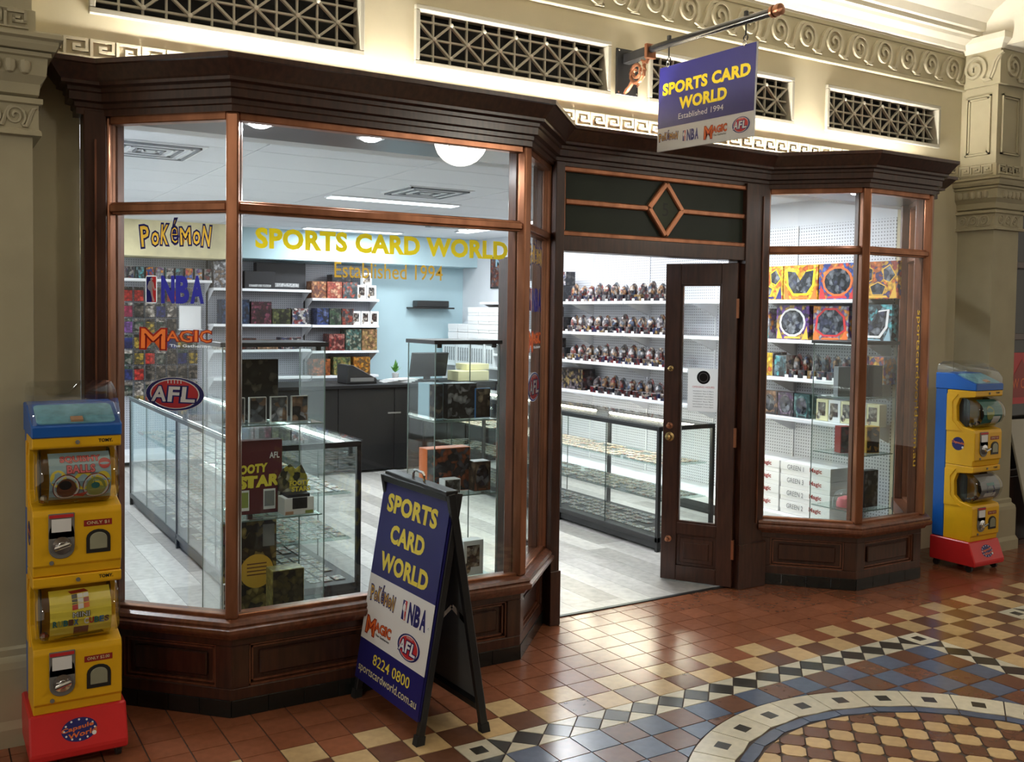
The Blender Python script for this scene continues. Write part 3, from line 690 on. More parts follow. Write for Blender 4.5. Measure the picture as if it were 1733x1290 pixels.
def bay(name, label, pts):
    w_ = thing(name, label, 'bay window', (pts[1][0], pts[1][1], 0), kind='structure')
    segs = [Seg(a, b) for a, b in zip(pts, pts[1:])]
    panes = {}
    MB().sweep(pts, [(-0.10, 0.335), (0.02, 0.335), (0.03, 0.352), (0.055, 0.36), (0.062, 0.372), (0.062, 0.386), (0.048, 0.394), (0.052, 0.402), (0.045, 0.414), (0.02, 0.42), (-0.10, 0.42)]).build('sill', M_WOOD2, w_)
    for i, sg in enumerate(segs):
        L = sg.L
        b = MB(); sg.box(b, 0, L, -0.05, -0.03, 0.06, 0.34)
        bp = b.build('base_panel', M_WOOD, w_)
        b = MB(); st = 0.075
        sg.box(b, 0, L, -0.03, 0.0, 0.07, 0.12); sg.box(b, 0, L, -0.03, 0.0, 0.30, 0.34); sg.box(b, 0, st, -0.03, 0, 0.12, 0.30); sg.box(b, L-st, L, -0.03, 0, 0.12, 0.30)
        np_ = 2 if L > 1 else 1; wdt = (L-2*st)/np_
        for k in range(1, np_): sg.box(b, st+k*wdt-st/2, st+k*wdt+st/2, -0.03, 0, 0.12, 0.30)
        b.build('rails', M_WOOD, bp, 0.003)
        for k in range(np_):
            s0 = st+k*wdt+(st/2 if k else 0); s1 = st+(k+1)*wdt-(st/2 if k < np_-1 else 0); b = MB()
            for q in (0.0, 0.014):
                sg.box(b, s0+q, s1-q, -0.03, -0.008-q*0.6, 0.12+q, 0.128+q); sg.box(b, s0+q, s1-q, -0.03, -0.008-q*0.6, 0.292-q, 0.30-q); sg.box(b, s0+q, s0+q+0.008, -0.03, -0.008-q*0.6, 0.12+q, 0.30-q); sg.box(b, s1-q-0.008, s1-q, -0.03, -0.008-q*0.6, 0.12+q, 0.30-q)
            b.build('bead', M_WOOD2, bp)
            b = MB(); sg.box(b, s0+0.05, s1-0.05, -0.03, -0.014, 0.16, 0.26); b.build('raised_field', M_WOOD, bp, 0.005)
        nt_ = max(1, round(L/0.15))
        for k in range(nt_):
            b = MB(); sg.box(b, k*L/nt_+0.001, (k+1)*L/nt_-0.001, -0.04, 0.004, 0.0, 0.072); b.build('kick_tile', M_KICK, w_, 0.0015)
        # glazing
        e = 0.026
        for nm, z0, z1 in (('lower', ZS, ZT-0.02), ('upper', ZT+0.02, ZTOP-0.02)):
            b = MB(); sg.box(b, e, L-e, -0.013, -0.007, z0, z1); panes[(i, nm)] = b.build('pane', M_GLASS, w_)
        b = MB(); sg.box(b, e, L-e, -0.045, -0.004, ZT-0.026, ZT+0.026); sg.box(b, e, L-e, -0.004, 0.012, ZT-0.016, ZT+0.016); b.build('transom_bar', M_COPPER, w_, 0.004)
        b = MB(); sg.box(b, e, L-e, -0.045, 0.008, ZTOP-0.03, ZTOP+0.01); b.build('top_rail', M_COPPER, w_, 0.004)
        b = MB(); sg.box(b, e, L-e, -0.03, 0.004, ZS-0.004, ZS+0.014); b.build('bottom_bead', M_COPPER, w_, 0.003)
    for i, p in enumerate(pts):
        ns = [s.n for s in (segs[max(i-1, 0)], segs[min(i, len(segs)-1)])]; nb = (ns[0]+ns[1]).normalized(); tb = Vector((-nb.y, nb.x, 0))
        R = Matrix((tb, -nb, Vector((0, 0, 1)))).transposed()
        b = MB(); c = V2(p)-nb*0.012; b.obox((c.x, c.y, (ZS+ZTOP)/2), (0.052, 0.05, ZTOP-ZS), R); mu = b.build('mullion', M_COPPER, w_, 0.008)
        b = MB(); c = V2(p)-nb*0.062; b.obox((c.x, c.y, (ZS+ZTOP)/2), (0.060, 0.05, ZTOP-ZS), R); b.build('inner_post', M_WOOD2, mu, 0.004)
    return w_, segs, panes
W1, S1, P1 = bay('window_1', 'wide glazed bay window with copper frames left of the shop door', PATH[1:5])
W2, S2, P2 = bay('window_2', 'narrow glazed bay window with copper frames right of the shop door', PATH[5:9])
cpath = [(-1.79, WY+0.01)]+PATH+[(3.78, WY+0.01)]
prof = [(0.0, 2.50), (0.028, 2.50), (0.028, 2.525), (0.036, 2.53), (0.036, 2.548), (0.058, 2.553), (0.058, 2.585), (0.066, 2.59), (0.066, 2.606), (0.092, 2.612), (0.092, 2.625), (0.100, 2.632), (0.140, 2.682), (0.150, 2.686), (0.150, 2.705), (0.075, 2.705), (0.06, 2.62), (0.0, 2.58)]
c_ = MB().sweep(cpath, prof).build('trim_4', M_WOOD); tag(c_, 'dark mahogany stepped cornice running along the whole shopfront', 'cornice', kind='structure')
roof = MB().prism(PATH+[(3.78, WY+0.02), (-1.79, WY+0.02)], 2.50, 2.56).build('shopfront_soffit', M_WOOD); tag(roof, 'dark wooden soffit board over the bay windows', 'soffit', kind='structure')
# side posts against the wall
for nm, x0, x1, lb in (('trim_5', -1.79, -1.70, 'dark mahogany corner post left of the wide bay'), ('trim_6', 3.67, 3.78, 'dark mahogany corner post right of the narrow bay')):
    p = MB().box(x0, x1, 1.07, WY, 0, 2.52).build(nm, M_WOOD, None, 0.004); tag(p, lb, 'post', kind='structure')
    xm = (x0+x1)/2; MB().box(xm-0.004, xm+0.004, 1.062, 1.075, 0.4, 2.40).build('bead', M_WOOD2, p)
    MB().box(x0-0.01, x1+0.01, 1.055, WY, 0, 0.30).build('plinth_block', M_WOOD, p, 0.004)

# ------------------------------------------------------------------ door surround
df = thing('trim_7', 'dark mahogany door frame with header and jambs', 'door frame', (1.35, 1.1, 0), kind='structure')
def jb(nm, x0, x1, y0, y1, z0, z1, m=M_WOOD, bv=0.003): return MB().box(x0, x1, y0, y1, z0, z1).build(nm, m, df, bv)
jb('jamb', 0.555, 0.612, 1.03, 1.20, 0, 2.52); jb('jamb', 1.985, 2.09, 1.05, 1.20, 0, 2.52); jb('jamb', 2.09, 2.205, 1.07, 1.20, 0, 2.52)
jb('stop', 0.612, 0.63, 1.10, 1.16, 0, 2.05); jb('stop', 1.965, 1.985, 1.10, 1.16, 0, 2.05); jb('bead', 2.14, 2.148, 1.062, 1.072, 0.4, 2.45, M_WOOD2, 0)
jb('header', 0.60, 2.0, 1.06, 1.18, 2.045, 2.13); jb('plinth_block', 0.55, 0.618, 1.02, 1.2, 0, 0.30); jb('plinth_block', 1.98, 2.21, 1.04, 1.2, 0, 0.28)
jb('threshold', 0.61, 1.985, 1.125, 1.15, 0.0, 0.006, M_BLACK, 0)
w3 = thing('window_3', 'dark overdoor light with copper bars and a diamond numbered 5', 'transom window', (1.35, 1.08, 2.13), kind='structure')
X0, X1, Z0, Z1, YF = 0.612, 2.09, 2.125, 2.505, 1.062
M_DGLASS = mat('dark_glass', srgb(48, 54, 48), 0.30, var=0.05, spec=0.12)
zc = (Z0+Z1)/2; xc = (X0+X1)/2
for a, b in ((Z0+0.02, zc-0.008), (zc+0.008, Z1-0.02)): MB().box(X0+0.02, X1-0.02, 1.085, 1.095, a, b).build('pane', M_DGLASS, w3)
for a, b, c, d in ((X0, X1, Z0, Z0+0.03), (X0, X1, Z1-0.03, Z1), (X0, X0+0.03, Z0+0.03, Z1-0.03), (X1-0.03, X1, Z0+0.03, Z1-0.03)): MB().box(a, b, YF, 1.12, c, d).build('frame_bar', M_COPPER, w3, 0.006)
dw, dh = 0.125, 0.150
for a, b in ((X0+0.03, xc-dw), (xc+dw, X1-0.03)): MB().box(a, b, YF+0.004, 1.10, zc-0.016, zc+0.016).build('glazing_bar', M_COPPER, w3, 0.006)
ring_ = [(xc-dw, zc), (xc, zc+dh), (xc+dw, zc), (xc, zc-dh)]
dm = MB().extr([(-dw*0.8, 0), (0, dh*0.8), (dw*0.8, 0), (0, -dh*0.8)], frame_at((xc, 1.078, zc), (1, 0, 0), (0, 0, 1)), 0, 0.006).build('diamond_pane', mat('dark_glass_pale', srgb(74, 80, 70), 0.5, spec=0.1), w3)
for i in range(4):
    a, b = ring_[i], ring_[(i+1) % 4]; MB().bar((a[0], 1.075, a[1]), (b[0], 1.075, b[1]), 0.034, 0.036).build('diamond_bar', M_COPPER, w3, 0.006)
Decal().text('5', -0.022, -0.038, 0.022, 0.038, 'black', 0).build('number', dm, frame_at((xc, 1.0715, zc), (1, 0, 0), (0, 0, 1)))

# ------------------------------------------------------------------ door leaves
def leaf(name, label, hinge, free, glass_side, mark):
    h = Vector((*hinge, 0)); f = Vector((*free, 0)); t = (f-h).normalized(); Wd = (f-h).length; n = Vector((t.y, -t.x, 0))*glass_side    # n towards the hall
    d = thing(name, label, 'door', h, kind='structure')
    def bx(nm, s0, s1, o0, o1, z0, z1, m=M_WOOD, bv=0.003, par=None):
        v = [tuple(h+t*s+n*o+Vector((0, 0, z))) for z in (z0, z1) for (s, o) in ((s0, o0), (s1, o0), (s1, o1), (s0, o1))]
        return MB().add(v, [(0, 3, 2, 1), (4, 5, 6, 7), (0, 1, 5, 4), (1, 2, 6, 5), (2, 3, 7, 6), (3, 0, 4, 7)]).build(nm, m, par or d, bv)
    a, b = 0.10, Wd-0.10; th = 0.022
    bx('stile', 0, a, -th, th, 0.012, 2.03); bx('stile', b, Wd, -th, th, 0.012, 2.03)
    bx('top_rail', a, b, -th, th, 1.90, 2.03); bx('lock_rail', a, b, -th, th, 0.31, 0.385); bx('bottom_rail', a, b, -th, th, 0.012, 0.11)
    bx('panel', a, b, -0.01, 0.01, 0.11, 0.31); bx('panel_moulding', a+0.02, b-0.02, -0.016, 0.016, 0.13, 0.29, bv=0.004); bx('panel_field', a+0.045, b-0.045, -0.02, 0.02, 0.155, 0.265, bv=0.005)
    g = bx('pane', a, b, -0.003, 0.003, 0.385, 1.90, M_GLASS, 0)
    for q in ((a, a+0.012, 0.385, 1.90), (b-0.012, b, 0.385, 1.90), (a, b, 0.385, 0.397), (a, b, 1.888, 1.90)): bx('glazing_bead', q[0], q[1], -0.014, 0.014, q[2], q[3], M_WOOD, 0)
    R = Matrix((t, Vector((0, 0, 1)).cross(n)*-1 if False else n.cross(t), n)).transposed()
    def knob(nm, s, z, r, m):
        c = h+t*s+n*th+Vector((0, 0, z)); Rn = frame_at((0, 0, 0), t, n.cross(t)).to_3x3()
        MB().lathe([(r*1.5, 0), (r*1.5, 0.004), (r*0.5, 0.008), (r*0.5, 0.02), (r, 0.028), (r*0.9, 0.042), (0.0001, 0.048)], 14, tuple(c), R=Rn).build(nm, m, d, smooth=True)
    if mark:
        knob('lock_cylinder', Wd-0.045, 1.365, 0.012, M_BRASS); knob('door_knob', Wd-0.045, 0.93, 0.02, M_BRASS); knob('lock_cylinder', Wd-0.045, 1.0, 0.014, M_COPPER); knob('door_stop', Wd-0.05, 0.275, 0.014, M_COPPER)
        for z in (0.25, 0.95, 1.75): bx('hinge', -0.012, 0.004, 0.005, 0.032, z-0.06, z+0.06, M_COPPER, 0)
        nm_ = n
        M = frame_at(h+t*(Wd-0.15)+n*0.004+Vector((0, 0, 1.10)), -t, (0, 0, 1))
        dc = Decal(); dc.rect(0, 0, 0.20, 0.27, 'white', 0)
        dc.ell(0.10, 0.215, 0.042, 0.042, 'black', 1); dc.ell(0.10, 0.215, 0.030, 0.030, 'grey', 2); dc.ell(0.10, 0.215, 0.026, 0.026, 'black', 3)
        dc.text('OPENING HOURS', 0.03, 0.148, 0.17, 0.160, 'red', 1)
        for k, s_ in enumerate(('MONDAY 9am-5.30pm', 'TUESDAY 9am-5.30pm', 'WEDNESDAY 9am-5.30pm', 'THURSDAY 9am-5.30pm', 'FRIDAY 9am-9pm', 'SATURDAY 9am-5pm', 'SUNDAY 11am-5pm')):
            dc.text(s_, 0.035, 0.122-k*0.0165, 0.165, 0.131-k*0.0165, 'black', 1)
        o = dc.build('opening_hours_notice', g, M, None, True); o['label'] = 'white opening hours notice taped inside the door glass'
    return d
leaf('door_1', 'dark wooden door leaf with a tall glass pane, standing open inwards', (1.965, 1.085), (1.722, 1.470), -1, True)
leaf('door_2', 'wooden door leaf folded back behind the wide bay, seen through glass', (0.64, 1.22), (0.60, 1.66), -1, False)

# ------------------------------------------------------------------ window print
L1, F1, R1 = S1
pl = P1[(0, 'lower')]; PL = L1.plane(0, 0, -0.0065)
def on_left(fn, s0, s1, z0, z1, nm, lab, **k):       # s measured back from the front corner
    d = Decal(); fn(d, L1.L-s0, z0, L1.L-s1, z1, **k); d.build(nm, pl, PL, lab, fn is not logo_afl)
on_left(logo_pokemon, 0.435, 0.098, 1.94, 2.062, 'window_logo', 'yellow and blue game logo on the window')
on_left(logo_nba, 0.407, 0.133, 1.722, 1.838, 'window_logo', 'red, white and blue basketball logo with navy letters', letters='blue')
on_left(logo_magic, 0.433, 0.097, 1.548, 1.618, 'window_logo', 'orange fantasy lettering logo', sub='white')
on_left(logo_afl, 0.408, 0.130, 1.273, 1.415, 'window_logo', 'oval red and navy football logo')
pf = P1[(1, 'lower')]; PF = F1.plane(0, 0, -0.0065); xo = -1.28
d = Decal(); d.text('SPORTS CARD WORLD', -1.184-xo, 1.955, 0.042-xo, 2.042, 'yellow', 0, 0.045); d.build('shop_name_lettering', pf, PF, 'bright yellow capital letters of the shop name', True)
d = Decal(); d.text('Established 1994', -0.836-xo, 1.845, -0.308-xo, 1.914, 'gold', 0, 0.004); d.build('small_lettering', pf, PF, 'thin yellow line of smaller lettering', True)
prp = P1[(2, 'lower')]; PR = R1.plane(0, 0, -0.0065)
for fn, z0, z1, k in ((logo_pokemon, 1.93, 2.06, {}), (logo_nba, 1.71, 1.83, {}), (logo_magic, 1.53, 1.61, dict(sub='white')), (logo_afl, 1.25, 1.40, {})):
    d = Decal(); fn(d, 0.12, z0, 0.42, z1, **k); d.build('window_logo', prp, PR, None, True)
LS, FS, RS = S2
d = Decal(); d.text('sportscardworld.com.au', -0.507, -0.024, 0.507, 0.024, 'gold', 0, 0.006)
o = link('web_address_lettering', d.b.mesh('web_address_lettering', [vinyl_ink(c) for c in d.cols]), P2[(1, 'lower')], frame_at(FS.pt(3.165-2.62, -0.0065, 1.25), (0, 0, -1), tuple(FS.t)))
o['label'] = 'gold web address running down the pane'

# ================================================================== COVE LIGHT BEHIND THE CORNICE
M_COVE = emit('cove_tube', (1.0, 0.95, 0.84), LIGHT_COVE)
k = 0
for x0 in [-1.62+0.9*i for i in range(6)]:
    x1 = x0+0.86
    t_ = thing('cove_light', ORD[k]+' cove light tube from the left, hidden behind the shopfront cornice', 'light', ((x0+x1)/2, 1.0, 2.56), 'cove light tubes'); k += 1
    MB().tube([(x0+0.02, 1.105, 2.615), (x1-0.02, 1.105, 2.615)], 0.013, 8).build('tube', M_COVE, t_, smooth=True)
    MB().box(x0, x1, 1.08, 1.13, 2.562, 2.598).build('batten', M_WHITE, t_)
    for xx in (x0, x1-0.02): MB().box(xx, xx+0.02, 1.085, 1.125, 2.598, 2.636).build('end_cap', M_WHITE, t_)

# ================================================================== SHOP SHELL
M_BLUEW = mat('wall_pale_blue', srgb(186, 212, 220), 0.7, var=0.02); M_WHW = mat('wall_white', srgb(222, 224, 228), 0.7, var=0.02)
o = MB().box(-1.79, 3.85, 8.0, 8.1, 0, 2.8).build('wall_back', M_BLUEW); tag(o, 'pale blue back wall of the card shop', 'wall', kind='structure')
o = MB().box(3.85, 3.95, 1.32, 8.1, 0, 2.8).build('wall_right', M_WHW); tag(o, 'white right hand wall of the card shop behind the shelving', 'wall', kind='structure')
o = MB().box(-1.89, -1.79, 1.32, 8.1, 0, 2.8).build('wall_left', M_WHW); tag(o, 'white left hand wall of the card shop', 'wall', kind='structure')
CZ = 2.65
ce = MB().box(-1.79, 3.85, WY+0.02, 8.0, CZ+0.004, CZ+0.1).build('ceiling_shop', M_WHW); tag(ce, 'white tiled ceiling of the card shop', 'ceiling', kind='structure')
M_CT = mat('ceiling_tile', srgb(214, 216, 222), 0.8, var=0.03, vscale=40, rnd=0.03)
CT = MB().box(0.004, 1.196, 0.004, 0.596, 0, 0.006).mesh('ceiling_panel', M_CT)
for a in range(5):
    for b in range(11):
        if -1.79+a*1.2+1.2 <= 4.3 and 1.25+b*0.6+0.6 <= 8.0 and -1.7+a*1.2+1.1 < 3.85: link('ceiling_panel', CT, ce, Matrix.Translation((-1.75+a*1.1, 1.25+b*0.6, CZ)) @ Matrix.Diagonal((0.91, 1, 1, 1)))
MB().box(-1.79, 3.85, WY+0.02, WY+0.14, 2.50, CZ+0.02).build('beam_over_window', M_WHW); tag(bpy.data.objects['beam_over_window'], 'white beam inside the shop above the windows', 'beam', kind='structure')
o = MB().box(-1.79, 0.55, 7.45, 8.0, 2.27, CZ).build('bulkhead', mat('bulkhead_cream', srgb(226, 214, 172), 0.7)); tag(o, 'cream bulkhead above the hanging packs on the back wall', 'bulkhead', kind='structure')
o = MB().box(0.55, 3.85, 7.62, 8.0, 2.30, CZ).build('bulkhead', M_BLUEW); tag(o, 'pale blue bulkhead above the back shelves', 'bulkhead', kind='structure')
# ceiling fittings
M_TROF = emit('light_panel', (0.93, 0.97, 1.0), 3.2)
k = 0
for xx, yy, al, lb in ((-1.6, 2.3, 1, 'by the left wall near the window'), (2.05, 2.3, 1, 'just inside the doorway'), (3.05, 2.4, 1, 'near the narrow bay'), (-1.5, 4.6, 1, 'by the left wall in the middle'), (1.1, 4.25, 0, 'across the middle'), (3.0, 4.6, 1, 'over the right counter'), (-1.3, 6.9, 1, 'in the far left corner'), (1.95, 7.2, 0, 'in front of the back shelves'), (3.05, 6.0, 1, 'over the right end of the desk')):
    tr = thing('ceiling_light_panel', 'long light panel in the shop ceiling '+lb, 'light', (xx, yy, CZ), 'shop ceiling light panels'); a, b = (0.09, 0.6) if al else (0.6, 0.09)
    MB().box(xx-a, xx+a, yy-b, yy+b, CZ-0.012, CZ).build('frame', M_WHITE, tr); MB().box(xx-a+0.015, xx+a-0.015, yy-b+0.015, yy+b-0.015, CZ-0.016, CZ-0.0125).build('diffuser', M_TROF, tr)
    ld = bpy.data.lights.new('panel_light', 'AREA'); ld.shape = 'RECTANGLE'; ld.size = 2*a-0.04; ld.size_y = 2*b-0.04; ld.energy = LIGHT_TROFFER; ld.color = (0.92, 0.96, 1.0)
    lo = bpy.data.objects.new('panel_light', ld); COL.objects.link(lo); lo.parent = tr; lo.location = (0, 0, -0.02)
M_VENT = mat('vent_grey', srgb(120, 124, 130), 0.5)
for k, (xx, yy, lb) in enumerate(((1.05, 3.55, 'middle'), (-1.2, 2.75, 'left'), (2.6, 5.9, 'far right'))):
    v = thing('ceiling_vent', 'square slatted air vent in the '+lb+' of the shop ceiling', 'vent', (xx, yy, CZ), 'shop ceiling vents')
    MB().box(xx-0.28, xx+0.28, yy-0.28, yy+0.28, CZ-0.006, CZ-0.0005).build('plate', M_WHITE, v)
    for q in range(6):
        h = 0.25-q*0.042; b = MB()
        for a_, b_2, c_2, d_2 in ((-h, h, -h, -h+0.012), (-h, h, h-0.012, h), (-h, -h+0.012, -h, h), (h-0.012, h, -h, h)): b.box(xx+a_, xx+b_2, yy+c_2, yy+d_2, CZ-0.018, CZ-0.005)
        b.build('slat', M_VENT if q % 2 == 0 else M_WHITE, v)
M_DL = emit('downlight_glow', (0.95, 0.96, 1.0), 30.0)
for k, (xx, yy, zz, lb) in enumerate(((-1.12, 0.833, 2.50, 'left end of the wide bay soffit'), (-0.594, 0.867, 2.50, 'middle of the wide bay soffit'), (2.72, 0.83, 2.50, 'narrow bay soffit'), (2.9, 6.3, CZ, 'far end of the shop ceiling'))):
    v = thing('downlight', 'round recessed downlight in the '+lb, 'light', (xx, yy, zz), 'round downlights')
    MB().lathe([(0.0001, -0.020), (0.03, -0.017), (0.05, -0.006), (0.052, 0.0)], 18, (xx, yy, zz-0.002)).build('lens', M_DL, v, smooth=True); MB().lathe([(0.052, -0.006), (0.066, -0.005), (0.066, 0.0), (0.052, 0.0), (0.052, -0.006)], 18, (xx, yy, zz-0.002)).build('trim_ring', M_WHITE, v)
    ld = bpy.data.lights.new('downlight_beam', 'AREA'); ld.shape = 'DISK'; ld.size = 0.09; ld.energy = 7; ld.color = (0.95, 0.97, 1.0)
    lo = bpy.data.objects.new('downlight_beam', ld); COL.objects.link(lo); lo.parent = v; lo.location = (0, 0, -0.028)
# ================================================================== HANGING SIGN
SX = 1.12
br = thing('sign_bracket', 'black iron wall bracket with a copper scroll and projecting rod', 'bracket', (1.13, WY, 3.1))
MB().box(1.052, 1.212, WY-0.012, WY, 2.962, 3.225).build('wall_plate', M_BLACK, br, 0.003)
SCREW = MB().lathe([(0.006, 0), (0.006, 0.003), (0.0001, 0.004)], 8, R=Matrix.Rotation(PI/2, 3, 'X')).mesh('screw', M_CHROME)
for a in (1.066, 1.198):
    for b in (2.976, 3.211): link('screw', SCREW, br, Matrix.Translation((a, WY-0.013, b)))
rod = [(SX, 1.17, 3.182), (SX, 0.055, 3.148)]
MB().bar((SX, 1.168, 3.165), (SX, 0.955, 3.165), 0.05, 0.055, (0, 0, 1)).build('socket', M_BLACK, br, 0.004)
MB().box(SX-0.034, SX+0.034, 0.945, 0.968, 3.125, 3.205).build('collar', M_COPPER, br, 0.003)
M_ROD = mat('black_gloss', (0.015, 0.015, 0.017), 0.18, var=0.1)
MB().tube(rod, 0.021, 14).build('rod', M_ROD, br, smooth=True)
MB().lathe([(0.021, 0), (0.03, 0.004), (0.03, 0.018), (0.024, 0.022), (0.03, 0.04), (0.027, 0.058), (0.0001, 0.07)], 14, (SX, 0.07, 3.149), R=Matrix.Rotation(PI/2, 3, 'X')).build('finial', M_COPPER, br, smooth=True)
sp = [(SX-0.005, 0.965, 3.135), (SX-0.008, 0.975, 3.11)]
for k in range(30):
    t = k/29; a = 0.9-t*4.2*PI; r = 0.062*(1-t)+0.008; sp.append((SX-0.010-0.012*t, 1.055-r*math.cos(a), 3.068+r*math.sin(a)))
MB().tube(sp, [0.012]*2+[0.013-0.006*k/29 for k in range(30)], 8).build('scroll', M_COPPER, br, smooth=True)
MB().tube([(SX-0.01, 1.09, 3.03), (SX-0.01, 1.12, 3.0), (SX-0.01, 1.145, 2.985), (SX-0.01, 1.165, 2.972)], [0.014, 0.012, 0.014, 0.008], 8).build('scroll_tail', M_COPPER, br, smooth=True)
MB().tube([(SX-0.012, 1.06, 3.01), (SX-0.012, 1.04, 2.995), (SX-0.012, 1.05, 2.985)], [0.010, 0.009, 0.006], 8).build('leaf_curl', M_COPPER, br, smooth=True)
sg = thing('hanging_sign', 'blue and white double-sided shop sign hanging from the wall bracket', 'sign', (SX, 0.5, 2.6))
A, B = Vector((SX, 0.872, 3.053)), Vector((SX, 0.160, 3.034)); H_ = 0.455; Wd = (B-A).length; xd = (B-A).normalized(); yd = Vector((0, xd.z*-1, 0)); yd = Vector((0, 0.0, 1)); yd = (yd-xd*yd.dot(xd)).normalized()
MS = frame_at(A-yd*H_, xd, yd)
b = MB(); b.extr([(0, 0), (Wd, 0), (Wd, H_), (0, H_)], MS, -0.012, 0); bd = b.build('board', ink('board_white', srgb(225, 225, 228)), sg, 0.001)
for side in (0, 1):
    Mx = MS if side == 0 else MS@Matrix.Translation((Wd, 0, -0.012))@Matrix.Rotation(PI, 4, 'Y')
    d = Decal(); d.rect(0.001, H_*0.275, Wd-0.001, H_-0.001, 'navy', 0)
    d.text('SPORTS CARD', Wd*0.045, H_*0.655, Wd*0.955, H_*0.80, 'yellow', 1, 0.05); d.text('WORLD', Wd*0.235, H_*0.455, Wd*0.735, H_*0.60, 'yellow', 1, 0.05); d.text('Established 1994', Wd*0.235, H_*0.345, Wd*0.705, H_*0.41, 'white', 1)
    logo_pokemon(d, Wd*0.02, H_*0.10, Wd*0.24, H_*0.225, 1); logo_nba(d, Wd*0.29, H_*0.075, Wd*0.46, H_*0.205, 1); logo_magic(d, Wd*0.52, H_*0.085, Wd*0.75, H_*0.20, 1); logo_afl(d, Wd*0.80, H_*0.055, Wd*0.97, H_*0.235, 1)
    d.build('sign_print', bd, Mx)
for yy, s in ((0.80, 0.10), (0.235, 0.895)):
    zr = 3.148+(yy-0.055)/1.115*0.034; zt = A.z+(B.z-A.z)*s
    hk = MB().tube([(SX, yy, zr+0.035), (SX, yy, zt+0.045)], 0.0045, 6).build('hook', M_BLACK, br, smooth=True)
    MB().tube([(SX, yy+0.014*math.sin(a), zt+0.032+0.014*math.cos(a)) for a in [i*PI/5 for i in range(10)]], 0.0035, 6).build('eye', M_BLACK, hk)
    MB().tube([(SX-0.006, yy+0.01*math.sin(a), zt+0.008+0.016*math.cos(a)) for a in [i*PI/4 for i in range(9)]], 0.003, 6).build('shackle', M_CHROME, sg)
    MB().lathe([(0.012, 0), (0.012, 0.022), (0.0001, 0.026)], 8, (SX, yy, zr+0.02)).build('nut', M_BLACK, hk)

# ================================================================== SANDWICH BOARD
ab = thing('sandwich_board', 'blue and white A-frame sign with yellow lettering in front of the wide bay', 'sign board', (-0.57, 0.36, 0))
fn, ff = Vector((-0.728, 0.07, 0)), Vector((-0.758, 0.65, 0)); an_, af = Vector((-0.563, 0.07, 0.985)), Vector((-0.593, 0.65, 0.985)); bn, bf = Vector((-0.402, 0.055, 0)), Vector((-0.432, 0.64, 0))
M_RUB = mat('rubber', (0.01, 0.01, 0.01), 0.8)
def aside(f_n, f_f, nm, printed):
    xd = (f_n-f_f).normalized(); yd = ((an_-f_n)+(af-f_f)).normalized(); W_ = (f_n-f_f).length; Hh = (an_-f_n).length
    sgn = 1 if printed else -1
    M = frame_at(f_f, xd, yd)
    pn = MB(); pn.extr([(0.006, 0.095), (W_-0.006, 0.095), (W_-0.006, Hh-0.005), (0.006, Hh-0.005)], M, -0.008*sgn, 0.002*sgn); p = pn.build(nm, INK['navy'] if printed else mat('panel_grey', srgb(96, 98, 100), 0.55), ab)
    for x0, x1, y0, y1 in ((-0.002, 0.024, 0.0, Hh), (W_-0.024, W_+0.002, 0.0, Hh), (0.024, W_-0.024, 0.095, 0.125), (0.024, W_-0.024, Hh-0.03, Hh)):
        b = MB(); b.extr([(x0, y0), (x1, y0), (x1, y1), (x0, y1)], M, -0.034*sgn, -0.006*sgn if printed else -0.003*sgn); b.build('frame_rail', M_BLACK, p, 0.002)
    for x in (0.011, W_-0.011):
        b = MB(); b.extr([(x-0.017, 0), (x+0.017, 0), (x+0.015, 0.04), (x-0.015, 0.04)], M, -0.037*sgn, 0.001*sgn); b.build('rubber_foot', M_RUB, p)
    return p, M, W_, Hh
p, M, W_, Hh = aside(fn, ff, 'front_panel', True)
x0, x1, y0, y1 = 0.006, W_-0.006, 0.095, Hh-0.005; u = lambda a: x0+(x1-x0)*a; v = lambda a: y1-(y1-y0)*a
MP = M@Matrix.Translation((0, 0, 0.002)); d = Decal()
d.rect(u(0), v(1), u(1), v(0), 'navy', 0); d.rect(u(0), v(0.805), u(1), v(0.49), 'white', 1)
d.text('SPORTS', u(0.10), v(0.175), u(0.86), v(0.085), 'lyellow', 2, 0.045); d.text('CARD', u(0.22), v(0.315), u(0.74), v(0.225), 'lyellow', 2, 0.045); d.text('WORLD', u(0.13), v(0.455), u(0.86), v(0.365), 'lyellow', 2, 0.045)
logo_pokemon(d, u(0.05), v(0.625), u(0.45), v(0.53), 2); logo_nba(d, u(0.56), v(0.625), u(0.92), v(0.53), 2); logo_magic(d, u(0.06), v(0.755), u(0.46), v(0.69), 2); logo_afl(d, u(0.57), v(0.785), u(0.90), v(0.665), 2)
d.text('8224 0800', u(0.25), v(0.895), u(0.82), v(0.845), 'lyellow', 2, 0.006); d.text('sportscardworld.com.au', u(0.04), v(0.968), u(0.95), v(0.917), 'cream', 2, 0.004)
d.build('sign_print', p, MP)
p2, M2, _, _ = aside(bn, bf, 'back_panel', False)
MB().bar((an_+af)/2+Vector((0, 0.29, 0)), (an_+af)/2-Vector((0, 0.29, 0)), 0.055, 0.02, (0, 0, 1)).build('hinge_cap', M_BLACK, ab, 0.003)
hc = (an_+af)/2+Vector((-0.004, 0, 0.01))
MB().tube([hc+Vector((0, 0.05, 0)), hc+Vector((0, 0.05, 0.024)), hc+Vector((0, 0.038, 0.036)), hc+Vector((0, -0.038, 0.036)), hc+Vector((0, -0.05, 0.024)), hc+Vector((0, -0.05, 0))], 0.006, 8).build('carry_handle', M_CHROME, ab, smooth=True)
